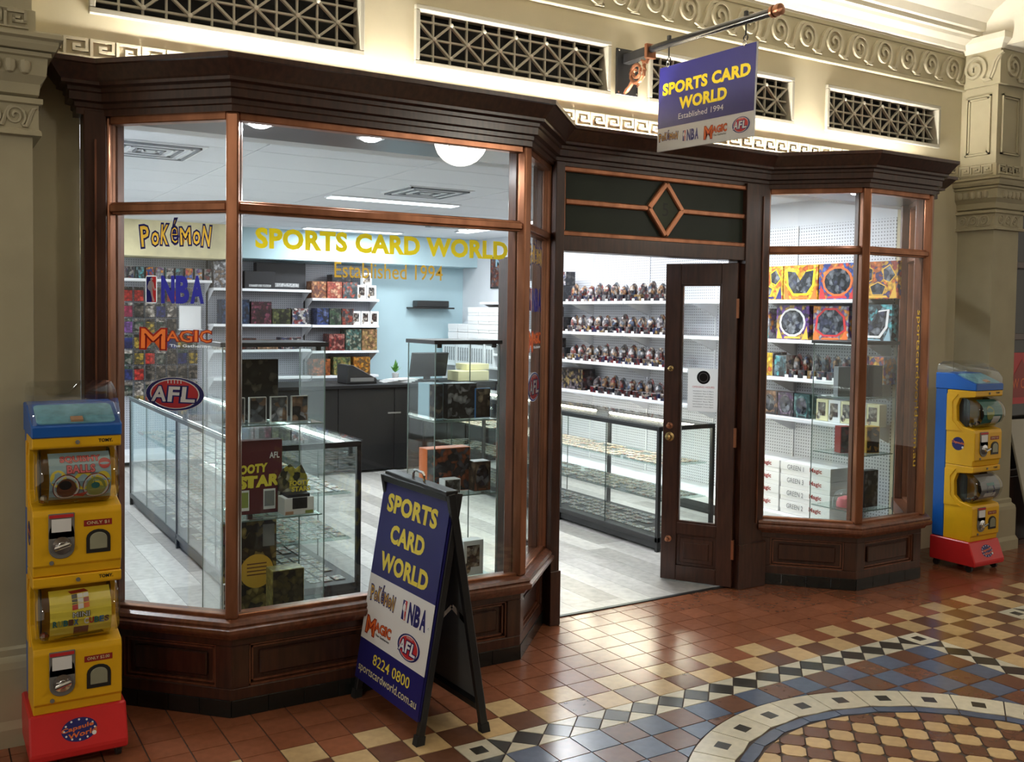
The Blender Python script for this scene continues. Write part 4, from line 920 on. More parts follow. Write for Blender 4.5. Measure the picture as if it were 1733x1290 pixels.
for yy in (0.10, 0.61):
    a = Vector((-0.66-0.03*(yy-0.07)/0.58, yy, 0.44)); c = Vector((-0.485-0.03*(yy-0.07)/0.58, yy, 0.44)); m = (a+c)/2+Vector((0.015, 0, 0.085))
    MB().bar(a, m, 0.016, 0.004, (0, 1, 0)).build('stay', M_CHROME, ab); MB().bar(m, c, 0.016, 0.004, (0, 1, 0)).build('stay', M_CHROME, ab)

# ================================================================== CAPSULE MACHINES
M_YEL = mat('yellow_plastic', srgb(232, 178, 28), 0.38, var=0.05, vscale=10); M_RED = mat('red_plastic', srgb(206, 44, 46), 0.35, var=0.06); M_BLU = mat('blue_plastic', srgb(28, 92, 178), 0.35, var=0.05)
M_GREYP = mat('grey_plastic', srgb(118, 116, 112), 0.45, var=0.08); M_DKP = mat('dark_plastic', (0.02, 0.02, 0.02), 0.4); M_CLR = glass('capsule_dome', tint=(0.90, 0.91, 0.90), base=0.08, rough=0.03)
def rrpts(x0, y0, x1, y1, r, n=4):
    pts = []
    for cx, cy, a in ((x1-r, y1-r, 0), (x0+r, y1-r, 90), (x0+r, y0+r, 180), (x1-r, y0+r, 270)):
        for k in range(n+1): t = math.radians(a+90*k/n); pts.append((cx+r*math.cos(t), cy+r*math.sin(t)))
    return pts
CAPM = {}
def capsule_machine(label, loc, cards):
    t_ = thing('capsule_machine', label, 'capsule machine', loc, 'capsule vending machines'); HW = 0.152
    lk = lambda b, nm, m, par=t_, bv=0.0, sm=False, Mx=None: link(nm, b.mesh(nm, m, bv, sm), par, Mx, world=False)
    YZ = Matrix(((0, 0, 1, 0), (1, 0, 0, 0), (0, 1, 0, 0), (0, 0, 0, 1)))       # polygon (y,z) extruded along x
    XZ = frame_at((0, 0, 0), (1, 0, 0), (0, 0, 1))                                # local z faces -y
    b = MB(); b.extr([(0.15, 0.045), (-0.185, 0.045), (-0.19, 0.075), (-0.14, 0.205), (0.15, 0.205)], YZ, -0.168, 0.168)
    base = lk(b, 'base', M_RED, bv=0.006)
    for sx in (-1, 1):
        for yy in (-0.13, 0.11):
            b = MB(); R = Matrix.Rotation(PI/2, 3, 'Y'); b.lathe([(0.022, -0.011), (0.024, -0.008), (0.024, 0.008), (0.022, 0.011)], 14, (sx*0.14, yy, 0.024), R=R); b.box(sx*0.14-0.014, sx*0.14+0.014, yy-0.01, yy+0.01, 0.02, 0.05)
            lk(b, 'caster', M_DKP)
    d = Decal(); d.ell(0, 0, 0.062, 0.042, 'navy', 0)
    for q in range(12): a = q*PI/6; d.ell(0.053*math.cos(a), 0.035*math.sin(a), 0.004, 0.004, 'white', 1, 6)
    d.text('Capsule', -0.062, -0.004, 0.05, 0.016, 'orange', 1, 0.03, 0.2, 0.12); d.text('World', -0.04, -0.024, 0.06, -0.006, 'orange', 1, 0.03, 0.2, 0.12); d.ell(0.05, -0.02, 0.008, 0.008, 'white', 2, 10)
    yv = Vector((0, 0.05, 0.13)).normalized(); Mb = frame_at((0.0, -0.166, 0.138), (1, 0, 0), yv)
    o = link('badge', d.b.mesh('badge', [INK[c] for c in d.cols]), base, Mb, world=False); o['label'] = 'round blue badge with orange lettering'
    b = MB(); b.box(-0.15, 0.15, 0.06, 0.15, 0.205, 1.26); lk(b, 'back_column', M_BLU, bv=0.006)
    for ui, z0 in enumerate((0.205, 0.715)):
        prof = [(0.06, 0.0), (-0.135, 0.0), (-0.14, 0.035), (-0.150, 0.042), (-0.150, 0.225), (-0.142, 0.245), (-0.06, 0.262), (-0.015, 0.30), (-0.01, 0.40), (-0.03, 0.455), (-0.14, 0.468), (-0.146, 0.475), (-0.146, 0.508), (0.06, 0.508)]
        b = MB(); b.extr([(p_[0], z0+p_[1]) for p_ in prof], YZ, -HW, HW); un = lk(b, 'body_unit', M_YEL, bv=0.003)
        # side cheeks either side of the dome opening
        for sx in (-1, 1):
            b = MB(); ch = [(0.06, 0.23), (-0.06, 0.235), (-0.035, 0.25), (0.015, 0.30), (0.02, 0.43), (-0.02, 0.48), (0.06, 0.48)]
            b.extr([(p_[0], z0+p_[1]) for p_ in ch], YZ, sx*HW-0.004, sx*HW+0.004); lk(b, 'cheek', M_YEL, un)
        arc = [(-0.20*math.sin(a)*0.62-0.062, z0+0.358-0.106*math.cos(a)) for a in [i*PI/12 for i in range(13)]]
        b = MB(); n_ = len(arc); X_ = 0.143
        prof3 = []
        for xx, k_ in ((-X_, 0.90), (-X_+0.012, 0.98), (-X_+0.03, 1.0), (X_-0.03, 1.0), (X_-0.012, 0.98), (X_, 0.90)):
            prof3.append([(xx, -0.02+(p_[0]+0.02)*k_, z0+0.358+(p_[1]-z0-0.358)*k_) for p_ in arc])
        vs = [q for r_ in prof3 for q in r_]; fs = [(i*n_+k_, i*n_+k_+1, (i+1)*n_+k_+1, (i+1)*n_+k_) for i in range(5) for k_ in range(n_-1)]
        fs += [tuple(range(n_)), tuple(range(5*n_, 6*n_))[::-1]]
        b.add(vs, fs); dm_ = lk(b, 'dome', M_CLR, un, sm=True)
        b = MB()
        for sx in (-1, 1): b.extr(rrpts(-0.085, z0+0.258, 0.0, z0+0.452, 0.03), YZ, sx*0.120-0.003, sx*0.120+0.003)
        lk(b, 'dome_liner', M_DKP, un)
        # curved display card inside the dome
        cf = [(-0.165*math.sin(a)*0.62-0.072, z0+0.356-0.098*math.cos(a)) for a in [PI*0.08+i*PI*0.80/8 for i in range(9)]]
        cd_ = Decal(); cards[ui](cd_); wv = [(-0.1, 0.1)]
        b = MB(); b.add([(x_, p_[0], p_[1]) for p_ in cf for x_ in (-0.098, 0.112)], [(i*2, i*2+1, i*2+3, i*2+2) for i in range(8)])
        cb_ = lk(b, 'display_card', INK[cards[ui].bg], un)
        def bend(co):      # card print follows the curve of the card: x 0..1, y 0..1
            s_ = min(max(co[1], 0), 0.999)*8; i = int(s_); f_ = s_-i; a_, c_ = cf[i], cf[i+1]
            return (-0.098+0.21*co[0], a_[0]+(c_[0]-a_[0])*f_-0.0012-co[2]*1.2, a_[1]+(c_[1]-a_[1])*f_)
        me = cd_.b.mesh('card_print', [INK[c] for c in cd_.cols])
        bmx = bmesh.new(); bmx.from_mesh(me); bmesh.ops.subdivide_edges(bmx, edges=[e for e in bmx.edges if e.calc_length() > 0.14], cuts=3, use_grid_fill=True); bmesh.ops.triangulate(bmx, faces=bmx.faces); bmx.to_mesh(me); bmx.free()
        for vv in me.vertices: vv.co = bend(vv.co)
        link('card_print', me, cb_, None, world=False)
        # prizes heaped at the foot of the dome
        b = MB()
        for q in range(7):
            b.lathe([(0.0001, -0.017), (0.012, -0.012), (0.017, 0), (0.012, 0.012), (0.0001, 0.017)], 8, (-0.11+q*0.036, -0.095-0.012*(q % 2), z0+0.277+0.004*(q % 3)))
        pz = lk(b, 'prize_capsules', art('capsule_mix', [srgb(60, 50, 46), srgb(140, 60, 40), srgb(190, 180, 160), srgb(60, 80, 60)], 40), un, sm=True); pz['kind'] = 'stuff'
        b = MB(); b.extr(rrpts(-0.10, z0+0.065, -0.012, z0+0.205, 0.04), XZ, 0.1505, 0.156); b.box(-0.10, -0.012, -0.156, -0.15, z0+0.14, z0+0.232); cpl = lk(b, 'coin_plate', M_GREYP, un, 0.002)
        b = MB(); R = Matrix.Rotation(PI/2, 3, 'X'); b.lathe([(0.032, 0), (0.032, 0.006), (0.014, 0.010), (0.014, 0.022), (0.0001, 0.024)], 16, (-0.056, -0.156, z0+0.115), R=R); lk(b, 'turn_dial', M_CHROME, cpl, sm=True)
        b = MB(); b.bar((-0.084, -0.186, z0+0.108), (-0.028, -0.186, z0+0.124), 0.014, 0.014); lk(b, 'turn_handle', M_CHROME, cpl, 0.004)
        b = MB(); b.box(-0.09, -0.024, -0.160, -0.155, z0+0.165, z0+0.212); lk(b, 'coin_label', INK['white'], cpl); b = MB(); b.box(-0.098, -0.016, -0.1595, -0.155, z0+0.217, z0+0.228); lk(b, 'coin_strip', INK['red'], cpl)
        ar = [(0.028, z0+0.075), (0.112, z0+0.075), (0.112, z0+0.13)]+[(0.07+0.042*math.cos(a), z0+0.13+0.032*math.sin(a)) for a in [i*PI/8 for i in range(1, 8)]]+[(0.028, z0+0.13)]
        b = MB(); b.extr(ar, XZ, 0.1495, 0.154); chu = lk(b, 'prize_chute', M_DKP, un)
        ar2 = [((p_[0]-0.07)*0.72+0.07, (p_[1]-z0-0.075)*0.72+z0+0.089) for p_ in ar]; b = MB(); b.extr(ar2, XZ, 0.1545, 0.158); lk(b, 'flap', mat('flap_plastic', srgb(150, 150, 128), 0.3), chu, 0.002)
        d = Decal(); d.rect(0.02, z0+0.175, 0.118, z0+0.198, 'dred', 0); d.text('ONLY $2.00' if ui == 0 else 'ONLY $1', 0.03, z0+0.18, 0.108, z0+0.193, 'cream', 1, 0.01)
        link('price_sticker', d.b.mesh('price_sticker', [INK[c] for c in d.cols]), un, frame_at((0, -0.1505, 0), (1, 0, 0), (0, 0, 1)), world=False)
        b = MB(); b.lathe([(0.008, 0), (0.008, 0.004), (0.0001, 0.005)], 10, (-0.09, -0.151, z0+0.052), R=R); b.lathe([(0.008, 0), (0.008, 0.004), (0.0001, 0.005)], 10, (0.0, -0.147, z0+0.49), R=R); lk(b, 'lock', M_GREYP, un, sm=True)
        d = Decal(); d.text('TOMY.', 0.072, z0+0.486, 0.122, z0+0.499, 'black', 0, 0.04); link('maker_lettering', d.b.mesh('maker_lettering', [INK['black']]), un, frame_at((0, -0.1465, 0), (1, 0, 0), (0, 0, 1)), world=False)
    b = MB(); b.extr([(0.15, 1.224), (-0.150, 1.224), (-0.150, 1.268), (0.02, 1.335), (0.15, 1.335)], YZ, -0.155, 0.155); tp = lk(b, 'top_tray', M_BLU, bv=0.005)
    yv = Vector((0, 0.17, 0.067)).normalized(); b = MB(); b.extr(rrpts(-0.135, 0.012, 0.135, 0.165, 0.02), frame_at((0, -0.15, 1.268), (1, 0, 0), yv), 0.0, 0.004); lk(b, 'tray_liner', mat('pale_blue_plastic', srgb(120, 180, 205), 0.25, var=0.2, vscale=30), tp)
    b = MB(); b.extr([(-0.02, 0.02), (0.022, 0.02), (0.022, 0.05), (-0.02, 0.05)], frame_at((0, -0.15, 1.268), (1, 0, 0), yv), 0.004, 0.012); lk(b, 'paper_slip', INK['tan'], tp)
    # clear lid: an open arched hood
    hood = [(-0.148, 1.27), (-0.15, 1.31), (-0.12, 1.352), (-0.05, 1.395), (0.04, 1.418), (0.11, 1.415), (0.148, 1.39), (0.15, 1.335)]; b = MB(); n_ = len(hood)
    vs = []
    for xx, k_ in ((-0.152, 0.86), (-0.148, 0.96), (-0.13, 1.0), (0.13, 1.0), (0.148, 0.96), (0.152, 0.86)): vs += [(xx, p_[0]*k_, 1.27+(p_[1]-1.27)*k_) for p_ in hood]
    fs = [(i*n_+k_, i*n_+k_+1, (i+1)*n_+k_+1, (i+1)*n_+k_) for i in range(5) for k_ in range(n_-1)]+[tuple(range(n_)), tuple(range(5*n_, 6*n_))[::-1]]
    b.add(vs, fs); lk(b, 'clear_lid', M_CLR, tp, sm=True)
    # round badge on the yellow side
    d = Decal(); d.ell(0, 0, 0.045, 0.045, 'navy', 0); d.text('Capsule', -0.05, -0.004, 0.045, 0.018, 'orange', 1, 0.03, 0.2, -0.12); d.ell(0.034, -0.022, 0.008, 0.008, 'white', 1, 8)
    link('side_badge', d.b.mesh('side_badge', [INK[c] for c in d.cols]), t_, frame_at((-HW-0.0005, -0.03, 0.86), (0, -1, 0), (0, 0, 1)), world=False)
    return t_
def card_squishy(d):
    d.rect(0, 0, 1, 1, 'lblue', 0); d.ell(0.14, 0.55, 0.13, 0.13, 'lyellow', 1); d.ell(0.86, 0.5, 0.13, 0.13, 'lyellow', 1); d.ell(0.55, 0.5, 0.16, 0.14, 'lyellow', 1)
    d.text('SQUISHY', 0.18, 0.78, 0.84, 0.92, 'pink', 2, 0.05); d.text('SQUISHY', 0.18, 0.78, 0.84, 0.92, 'dred', 3, 0.05, grow=0.03); d.text('BALLS', 0.28, 0.62, 0.74, 0.75, 'pink', 2, 0.05); d.text('BALLS', 0.28, 0.62, 0.74, 0.75, 'dred', 3, 0.05, grow=0.03)
    d.ell(0.90, 0.76, 0.10, 0.09, 'red', 3)
    for cx, c in ((0.27, 'brown'), (0.75, 'green')): d.ell(cx, 0.40, 0.22, 0.21, 'dred', 2); d.ell(cx, 0.40, 0.205, 0.195, 'white', 3); d.ell(cx, 0.39, 0.16, 0.16, c, 4)
    d.ell(0.25, 0.45, 0.10, 0.07, 'black', 5); d.ell(0.74, 0.42, 0.07, 0.05, 'teal', 5); d.poly([(0.36, 0.27), (0.62, 0.32), (0.55, 0.22)], 'red', 6)
    d.rect(0, 0, 1, 0.17, 'brown', 1); d.text('COLLECT THEM ALL', 0.35, 0.05, 0.95, 0.12, 'dred', 2)
card_squishy.bg = 'lblue'
def card_cubes(d):
    d.rect(0, 0, 1, 1, 'lyellow', 0)
    cols = ['red', 'white', 'orange', 'black', 'white', 'dred', 'black', 'white', 'white']
    for r in range(3):
        for c in range(3):
            x = 0.36+c*0.095; y = 0.64+r*0.085+c*0.008; d.poly([(x, y), (x+0.088, y+0.008), (x+0.088, y+0.082), (x, y+0.074)], cols[r*3+c], 1)
    d.poly([(0.36, 0.90), (0.645, 0.925), (0.58, 0.985), (0.31, 0.96)], 'dred', 1)
    d.text('MINI', 0.36, 0.53, 0.64, 0.61, 'white', 2, 0.04); d.text('MINI', 0.36, 0.53, 0.64, 0.61, 'black', 3, 0.04, grow=0.03)
    for k, ch in enumerate('RUBIX CUBES'):
        if ch != ' ': x = 0.04+k*0.084; d.text(ch, x, 0.41, x+0.075, 0.51, ['teal', 'green', 'teal', 'brown', 'sky', 'white', 'white', 'red', 'teal', 'sky', 'brown'][k], 3, 0.04)
    d.rect(0.38, 0.20, 0.62, 0.38, 'brown', 1); d.poly([(0.1, 0.05), (0.9, 0.15), (0.85, 0.24), (0.2, 0.14)], 'black', 1)
card_cubes.bg = 'lyellow'
def card_grey(d):
    d.rect(0, 0, 1, 1, 'grey', 0); d.ell(0.5, 0.5, 0.2, 0.2, 'navy', 1); d.rect(0.2, 0.3, 0.8, 0.42, 'white', 2); d.rect(0.3, 0.62, 0.7, 0.70, 'teal', 2)
card_grey.bg = 'grey'
def card_dark(d):
    d.rect(0, 0, 1, 1, 'teal', 0); d.ell(0.35, 0.55, 0.2, 0.2, 'green', 1); d.rect(0.5, 0.2, 0.9, 0.45, 'white', 1); d.poly([(0.2, 0.1), (0.5, 0.3), (0.6, 0.1)], 'black', 2)
card_dark.bg = 'teal'
capsule_machine('yellow capsule machine with squishy ball and mini cube cards, far left', (-1.885, 0.70, 0), (card_cubes, card_squishy))
capsule_machine('yellow and blue capsule machine in front of the right pier', (3.815, 0.74, 0), (card_grey, card_dark))

# ================================================================== NEIGHBOURING SHOP AT THE RIGHT EDGE
nb_ = thing('neighbour_shopfront', 'dark unlit shop window with timber bars beyond the right pier', 'shopfront', (5.6, 1.0, 0))
MB().box(4.62, 7.4, 1.02, 1.10, 0, 0.5).build('base_panel', M_WOOD, nb_, 0.004); MB().box(4.62, 7.4, 1.10, 1.12, 0.5, 2.6).build('pane', mat('unlit_glass', (0.02, 0.02, 0.02), 0.08), nb_)
for z in (0.5, 1.55, 2.1, 2.55): MB().box(4.62, 7.4, 1.04, 1.11, z, z+0.05).build('glazing_bar', M_WOOD, nb_, 0.004)
po = thing('shop_poster', 'red poster in the dark window at the right edge', 'poster', (4.95, 1.09, 1.2)); MB().box(4.72, 5.3, 1.085, 1.098, 1.05, 1.45).build('sheet', INK['red'], po)
d = Decal(); d.poly([(0.05, 0.05), (0.3, 0.35), (0.5, 0.05)], 'dred', 0); d.text('NOW OPEN', 0.05, 0.12, 0.5, 0.2, 'orange', 1); d.build('poster_print', po, frame_at((4.72, 1.084, 1.05), (1, 0, 0), (0, 0, 1)))
sb = thing('sale_board', 'pale leaning sale board cut off by the right edge', 'sign board', (5.1, 0.9, 0))
MB().extr([(0, 0), (0.62, 0), (0.62, 0.95), (0, 0.95)], frame_at((4.78, 0.80, 0.02), (0.96, -0.1, 0), (0.0, 0.25, 1)), -0.02, 0).build('panel', ink('board_grey', srgb(176, 172, 158)), sb, 0.003)
d = Decal(); d.text('SALE ON', -0.36, -0.05, 0.36, 0.05, 'black', 0, 0.02); d.b.v = [(-y_+0.10, x_+0.50, z_) for x_, y_, z_ in d.b.v]; d.build('sale_lettering', sb, frame_at((4.78, 0.80, 0.02), (0.96, -0.1, 0), (0.0, 0.25, 1)))
# ================================================================== SHOP INTERIOR
M_SHELF = M_WHITE; M_PEG = peg('pegboard_white', srgb(214, 216, 222), srgb(120, 122, 128)); M_PEGG = peg('pegboard_grey', srgb(150, 152, 158), srgb(80, 82, 86))
# ------------------------------------------------------------------ shelving on the right wall
SHZ = [1.84, 1.525, 1.225, 0.91]
ymod = [1.36+0.93*k for k in range(6)]
ROWN = ['top', 'second', 'third', 'fourth']
for k, y0 in enumerate(ymod):
    y1 = y0+0.925
    s_ = thing('wall_shelving', ORD[k]+' white pegboard shelving bay from the window along the right wall', 'shelving', (3.83, (y0+y1)/2, 0), 'right wall shelving bays')
    MB().box(3.825, 3.85, y0, y1, 0.12, 2.45).build('pegboard', M_PEG, s_)
    MB().box(3.812, 3.826, y1-0.012, y1, 0.12, 2.45).build('upright', M_SHELF, s_)
    for z in SHZ:
        if k >= 4 and z < 0: continue
        MB().box(3.50, 3.825, y0+0.002, y1-0.002, z-0.028, z).build('shelf', M_SHELF, s_, 0.003)
        for yy in (y0+0.012, y1-0.02):
            MB().add([(3.825, yy, z-0.028), (3.825, yy, z-0.14), (3.55, yy, z-0.028), (3.825, yy+0.004, z-0.028), (3.825, yy+0.004, z-0.14), (3.55, yy+0.004, z-0.028)], [(0, 1, 2), (3, 5, 4), (0, 2, 5, 3), (1, 4, 5, 2), (0, 3, 4, 1)]).build('bracket', M_SHELF, s_)
    MB().box(3.40, 3.825, y0+0.002, y1-0.002, 0.10, 0.16).build('base_deck', M_SHELF, s_, 0.003); MB().box(3.43, 3.8, y0+0.002, y1-0.002, 0.0, 0.10).build('kickplate', M_BLACK, s_)
# ------------------------------------------------------------------ product makers (front faces local -y, base at z 0)
PMESH = {}
def pm(key, fn, mats, bevel=0.0, smooth=False, name='part'):
    if key not in PMESH: PMESH[key] = fn().mesh(name, mats, bevel, smooth)
    return PMESH[key]
def lp(name, me, par): return link(name, me, par, None, world=False)
A_FIG = [art('art_fig_%d' % k, c, 34) for k, c in enumerate([
    [srgb(176, 172, 176), srgb(112, 104, 104), srgb(206, 200, 200), srgb(150, 90, 86), srgb(84, 84, 96)],
    [srgb(120, 108, 102), srgb(176, 146, 120), srgb(90, 78, 80), srgb(190, 188, 190), srgb(100, 108, 118)],
    [srgb(168, 130, 96), srgb(90, 104, 130), srgb(196, 186, 176), srgb(70, 60, 60), srgb(130, 60, 50)]])]
A_TRAY = [art('art_tray_%d' % k, c, 40) for k, c in enumerate([[srgb(40, 44, 80), srgb(120, 30, 34), srgb(30, 30, 34), srgb(160, 150, 140)], [srgb(96, 40, 40), srgb(50, 50, 54), srgb(120, 116, 116), srgb(30, 36, 50)], [srgb(150, 120, 70), srgb(40, 50, 90), srgb(70, 60, 60), srgb(170, 160, 150)]])]
def figure_pack(label, loc, rz, group, w=0.115, h=0.175, v=0):
    """arched blister card with a printed tray foot and a price tag on the shelf edge"""
    t_ = thing('figure_pack', label, 'toy pack', loc, group, rotz=rz)
    def card():
        pts = [(-w*0.40, 0.05), (w*0.40, 0.05), (w*0.46, h*0.6)]+[(w*0.46*math.cos(a), h*0.6+h*0.4*math.sin(a)) for a in [i*PI/7 for i in range(1, 7)]]+[(-w*0.46, h*0.6)]
        return MB().extr(pts, frame_at((0, 0.0, 0), (1, 0, 0), (0, 0, 1)), -0.004, 0.0)
    lp('backing_card', pm(('fc', w, h, v), card, A_FIG[v % 3], name='backing_card'), t_)
    lp('blister', pm(('fb', w, h, v), lambda: MB().lathe([(0.0001, 0.05), (w*0.26, 0.055), (w*0.34, h*0.45), (w*0.30, h*0.68), (w*0.14, h*0.86), (0.0001, h*0.9)], 8, (0, -0.022, 0)), A_FIG[(v+1) % 3], 0, True, 'blister'), t_)
    lp('tray', pm(('ft', w, h, v), lambda: MB().box(-w*0.44, w*0.44, -0.075, 0.0, 0, 0.062), A_TRAY[v % 3], 0.003, name='tray'), t_)
    lp('price_tag', pm(('tag',), lambda: MB().box(-0.058, -0.022, -0.094, -0.090, -0.006, 0.022), INK['white'], name='price_tag'), t_)
    return t_
def print_box(label, loc, rz, group, w, d, h, body, front, name='boxed_game', cat='box', band=None):
    t_ = thing(name, label, cat, loc, group, rotz=rz)
    lp('carton', pm(('pb', w, d, h, body.name), lambda: MB().box(-w/2, w/2, -d/2, d/2, 0, h), body, 0.002, name='carton'), t_)
    lp('front_print', pm(('pf', w, d, h, front.name), lambda: MB().box(-w/2+0.004, w/2-0.004, -d/2-0.0012, -d/2+0.001, 0.004, h-0.004), front, name='front_print'), t_)
    if band: lp('title_band', pm(('pt', w, d, h, band.name), lambda: MB().box(-w*0.36, w*0.36, -d/2-0.003, -d/2+0.001, h*0.10, h*0.24), band, name='title_band'), t_)
    return t_
def window_box(label, loc, rz, group, w, h, body, accent, edge, style=0):
    """big display carton with dark window shapes edged in a bright colour, figure inside"""
    d = 0.09; t_ = thing('display_carton', label, 'box', loc, group, rotz=rz)
    lp('carton', pm(('wb', w, h, body.name), lambda: MB().box(-w/2, w/2, -d/2, d/2, 0, h), body, 0.002, name='carton'), t_)
    M = frame_at((0, -d/2, 0), (1, 0, 0), (0, 0, 1))
    if style == 0: shapes = [[(-0.46, 0.62), (-0.30, 0.92), (-0.12, 0.80), (-0.14, 0.50), (-0.30, 0.42)], [(0.46, 0.62), (0.30, 0.92), (0.12, 0.80), (0.14, 0.50), (0.30, 0.42)], [(-0.22, 0.34), (0.0, 0.46), (0.22, 0.34), (0.14, 0.10), (-0.14, 0.10)]]
    elif style == 1: shapes = [[(0.40*math.cos(a), 0.5+0.42*math.sin(a)) for a in [i*PI/7 for i in range(14)]]]
    elif style == 2: shapes = [[(-0.44, 0.30), (-0.40, 0.70), (-0.16, 0.94), (0.16, 0.94), (0.40, 0.70), (0.44, 0.30), (0.2, 0.12), (-0.2, 0.12)]]
    else: shapes = [[(-0.44, 0.88), (-0.18, 0.84), (0, 0.55), (0.18, 0.84), (0.44, 0.88), (0.40, 0.40), (0.22, 0.12), (-0.22, 0.12), (-0.40, 0.40)]]
    def flat(k, o0, o1):
        b = MB()
        for s_ in shapes:
            cx = sum(p_[0] for p_ in s_)/len(s_); cy = sum(p_[1] for p_ in s_)/len(s_); b.extr([((cx+(p_[0]-cx)*k)*w, (cy+(p_[1]-cy)*k)*h) for p_ in s_], M, o0, o1)
        return b
    lp('window_edging', pm(('we', w, h, style, edge.name), lambda: flat(1.0, -0.001, 0.0015), edge, name='window_edging'), t_)
    lp('window', pm(('ww', w, h, style), lambda: flat(0.86, 0.0, 0.0025), art('art_window', [srgb(50, 54, 62), srgb(92, 96, 104), srgb(36, 38, 44), srgb(130, 134, 142), srgb(66, 70, 90)], 26, 0.12), name='window'), t_)
    lp('accent_print', pm(('wa', w, h, accent.name, style), lambda: MB().extr([(-0.48*w, 0.02*h), (-0.30*w, 0.02*h), (-0.44*w, 0.40*h)], M, 0, 0.0012).extr([(0.48*w, 0.02*h), (0.30*w, 0.02*h), (0.44*w, 0.40*h)], M, 0, 0.0012).extr([(-0.26*w, 0.03*h), (0.26*w, 0.03*h), (0.22*w, 0.09*h), (-0.22*w, 0.09*h)], M, 0, 0.0012), accent, name='accent_print'), t_)
    return t_
def toy_box(label, loc, rz, group, w=0.10, h=0.145, col=None):
    """small white carton with a clear front window and a figure behind it"""
    d = 0.08; col = col or INK['white']; t_ = thing('figure_carton', label, 'box', loc, group, rotz=rz); M = frame_at((0, -d/2, 0), (1, 0, 0), (0, 0, 1))
    lp('carton', pm(('tb', w, h, col.name), lambda: MB().box(-w/2, w/2, -d/2, d/2, 0, h), col, 0.002, name='carton'), t_)
    lp('window', pm(('tw', w, h), lambda: MB().extr([(-w*0.34, h*0.24), (w*0.30, h*0.24), (w*0.30, h*0.86), (-w*0.34, h*0.86)], M, 0, 0.0015), art('art_toy', [srgb(54, 52, 54), srgb(120, 110, 104), srgb(84, 66, 60), srgb(170, 160, 150)], 40, 0.15), name='window'), t_)
    lp('portrait', pm(('tp', w, h), lambda: MB().extr([(-w*0.40+w*0.16*math.cos(a)+0.012, h*0.22+h*0.16*math.sin(a)) for a in [i*PI/5 for i in range(10)]], M, 0.001, 0.003), art('art_toy2', [srgb(190, 160, 130), srgb(70, 60, 56), srgb(210, 200, 190)], 50), name='portrait'), t_)
    return t_
AB = lambda n, *c: art('art_'+n, [srgb(*q) for q in c], 32)
RX = 3.62; RZ = -PI/2
GD = 'arched figure packs on the right wall shelves'
for r, z in enumerate(SHZ):
    for k in range(12):
        yy = 5.06-k*0.137+random.uniform(-0.008, 0.008)
        if r == 3 and k < 3: continue
        figure_pack('%s arched figure pack from the left on the %s shelf seen through the doorway' % (ORD[k], ROWN[r]), (RX-0.02, yy, z+0.0015), RZ, GD, h=random.choice([0.165, 0.175, 0.19]), v=random.randrange(3))
# bigger boxes at the far end of those shelves
A_BLK = AB('black', (26, 26, 30), (44, 44, 50), (70, 66, 66), (24, 22, 24)); A_MIX = AB('mixcarton', (70, 76, 110), (170, 160, 160), (60, 60, 66), (140, 60, 60), (200, 196, 190)); A_DK = AB('darkmix', (60, 44, 40), (40, 34, 36), (100, 90, 90), (96, 40, 30))
i = 0
for (yy, z, w_, h_, m) in ((5.34, SHZ[0], 0.20, 0.17, A_BLK), (5.56, SHZ[0], 0.20, 0.30, A_MIX), (5.33, SHZ[1], 0.20, 0.15, A_DK), (5.56, SHZ[1], 0.20, 0.26, A_MIX), (5.30, SHZ[2], 0.17, 0.12, A_DK), (5.53, SHZ[2], 0.24, 0.22, A_MIX), (5.50, SHZ[3], 0.20, 0.19, AB('yellowmix', (60, 50, 40), (170, 140, 50), (50, 46, 50))), (5.10, SHZ[3], 0.46, 0.22, AB('bigbox', (60, 52, 56), (110, 100, 104), (40, 38, 44), (150, 130, 90)))):
    print_box('%s carton at the far end of the %s right wall shelf' % (['small', 'tall'][i % 2] if i < 6 else ['narrow yellow-edged', 'wide dark'][i-6], ROWN[[0, 0, 1, 1, 2, 2, 3, 3][i]]), (RX+0.02, yy, z+0.0015), RZ, 'cartons at the far end of the right wall shelves', w_, 0.16, h_, A_BLK if i % 2 == 0 else A_DK, m); i += 1
print_box('black carton standing on top of another on the top right wall shelf', (RX+0.03, 5.30, SHZ[0]+0.175), RZ, 'cartons at the far end of the right wall shelves', 0.12, 0.12, 0.15, A_BLK, A_MIX)
# the part of the same wall seen through the narrow bay
YE, OR_, BL_ = AB('yellow', (244, 204, 50), (236, 190, 40), (222, 120, 30), (250, 220, 80), (240, 176, 44), (210, 90, 40)), AB('orange', (224, 120, 40), (236, 180, 60), (180, 60, 40), (80, 60, 120)), AB('blue', (60, 80, 160), (210, 80, 60), (80, 110, 190), (230, 150, 60))
PU, TE, SI = AB('purple', (90, 50, 130), (130, 80, 170), (50, 40, 70), (200, 160, 80)), AB('teal', (70, 90, 96), (120, 150, 160), (40, 44, 50), (100, 190, 200)), AB('silver', (196, 196, 204), (150, 150, 160), (230, 150, 60), (120, 80, 140))
IN = INK
for k, (yy, w_, bo, ac, ed, st, lb) in enumerate(((2.36, 0.34, YE, IN['navy'], IN['yellow'], 0, 'yellow and purple'), (2.01, 0.34, YE, IN['orange'], IN['yellow'], 3, 'yellow and orange'), (1.655, 0.35, BL_, IN['red'], IN['orange'], 1, 'blue and orange round-windowed'), (1.30, 0.33, OR_, IN['gold'], IN['gold'], 0, 'orange and gold'))):
    window_box('large %s display carton on the top shelf in the narrow bay' % lb, (3.60, yy, SHZ[0]+0.0015), RZ, 'large cartons seen through the narrow bay', w_, 0.27, bo, ac, ed, st)
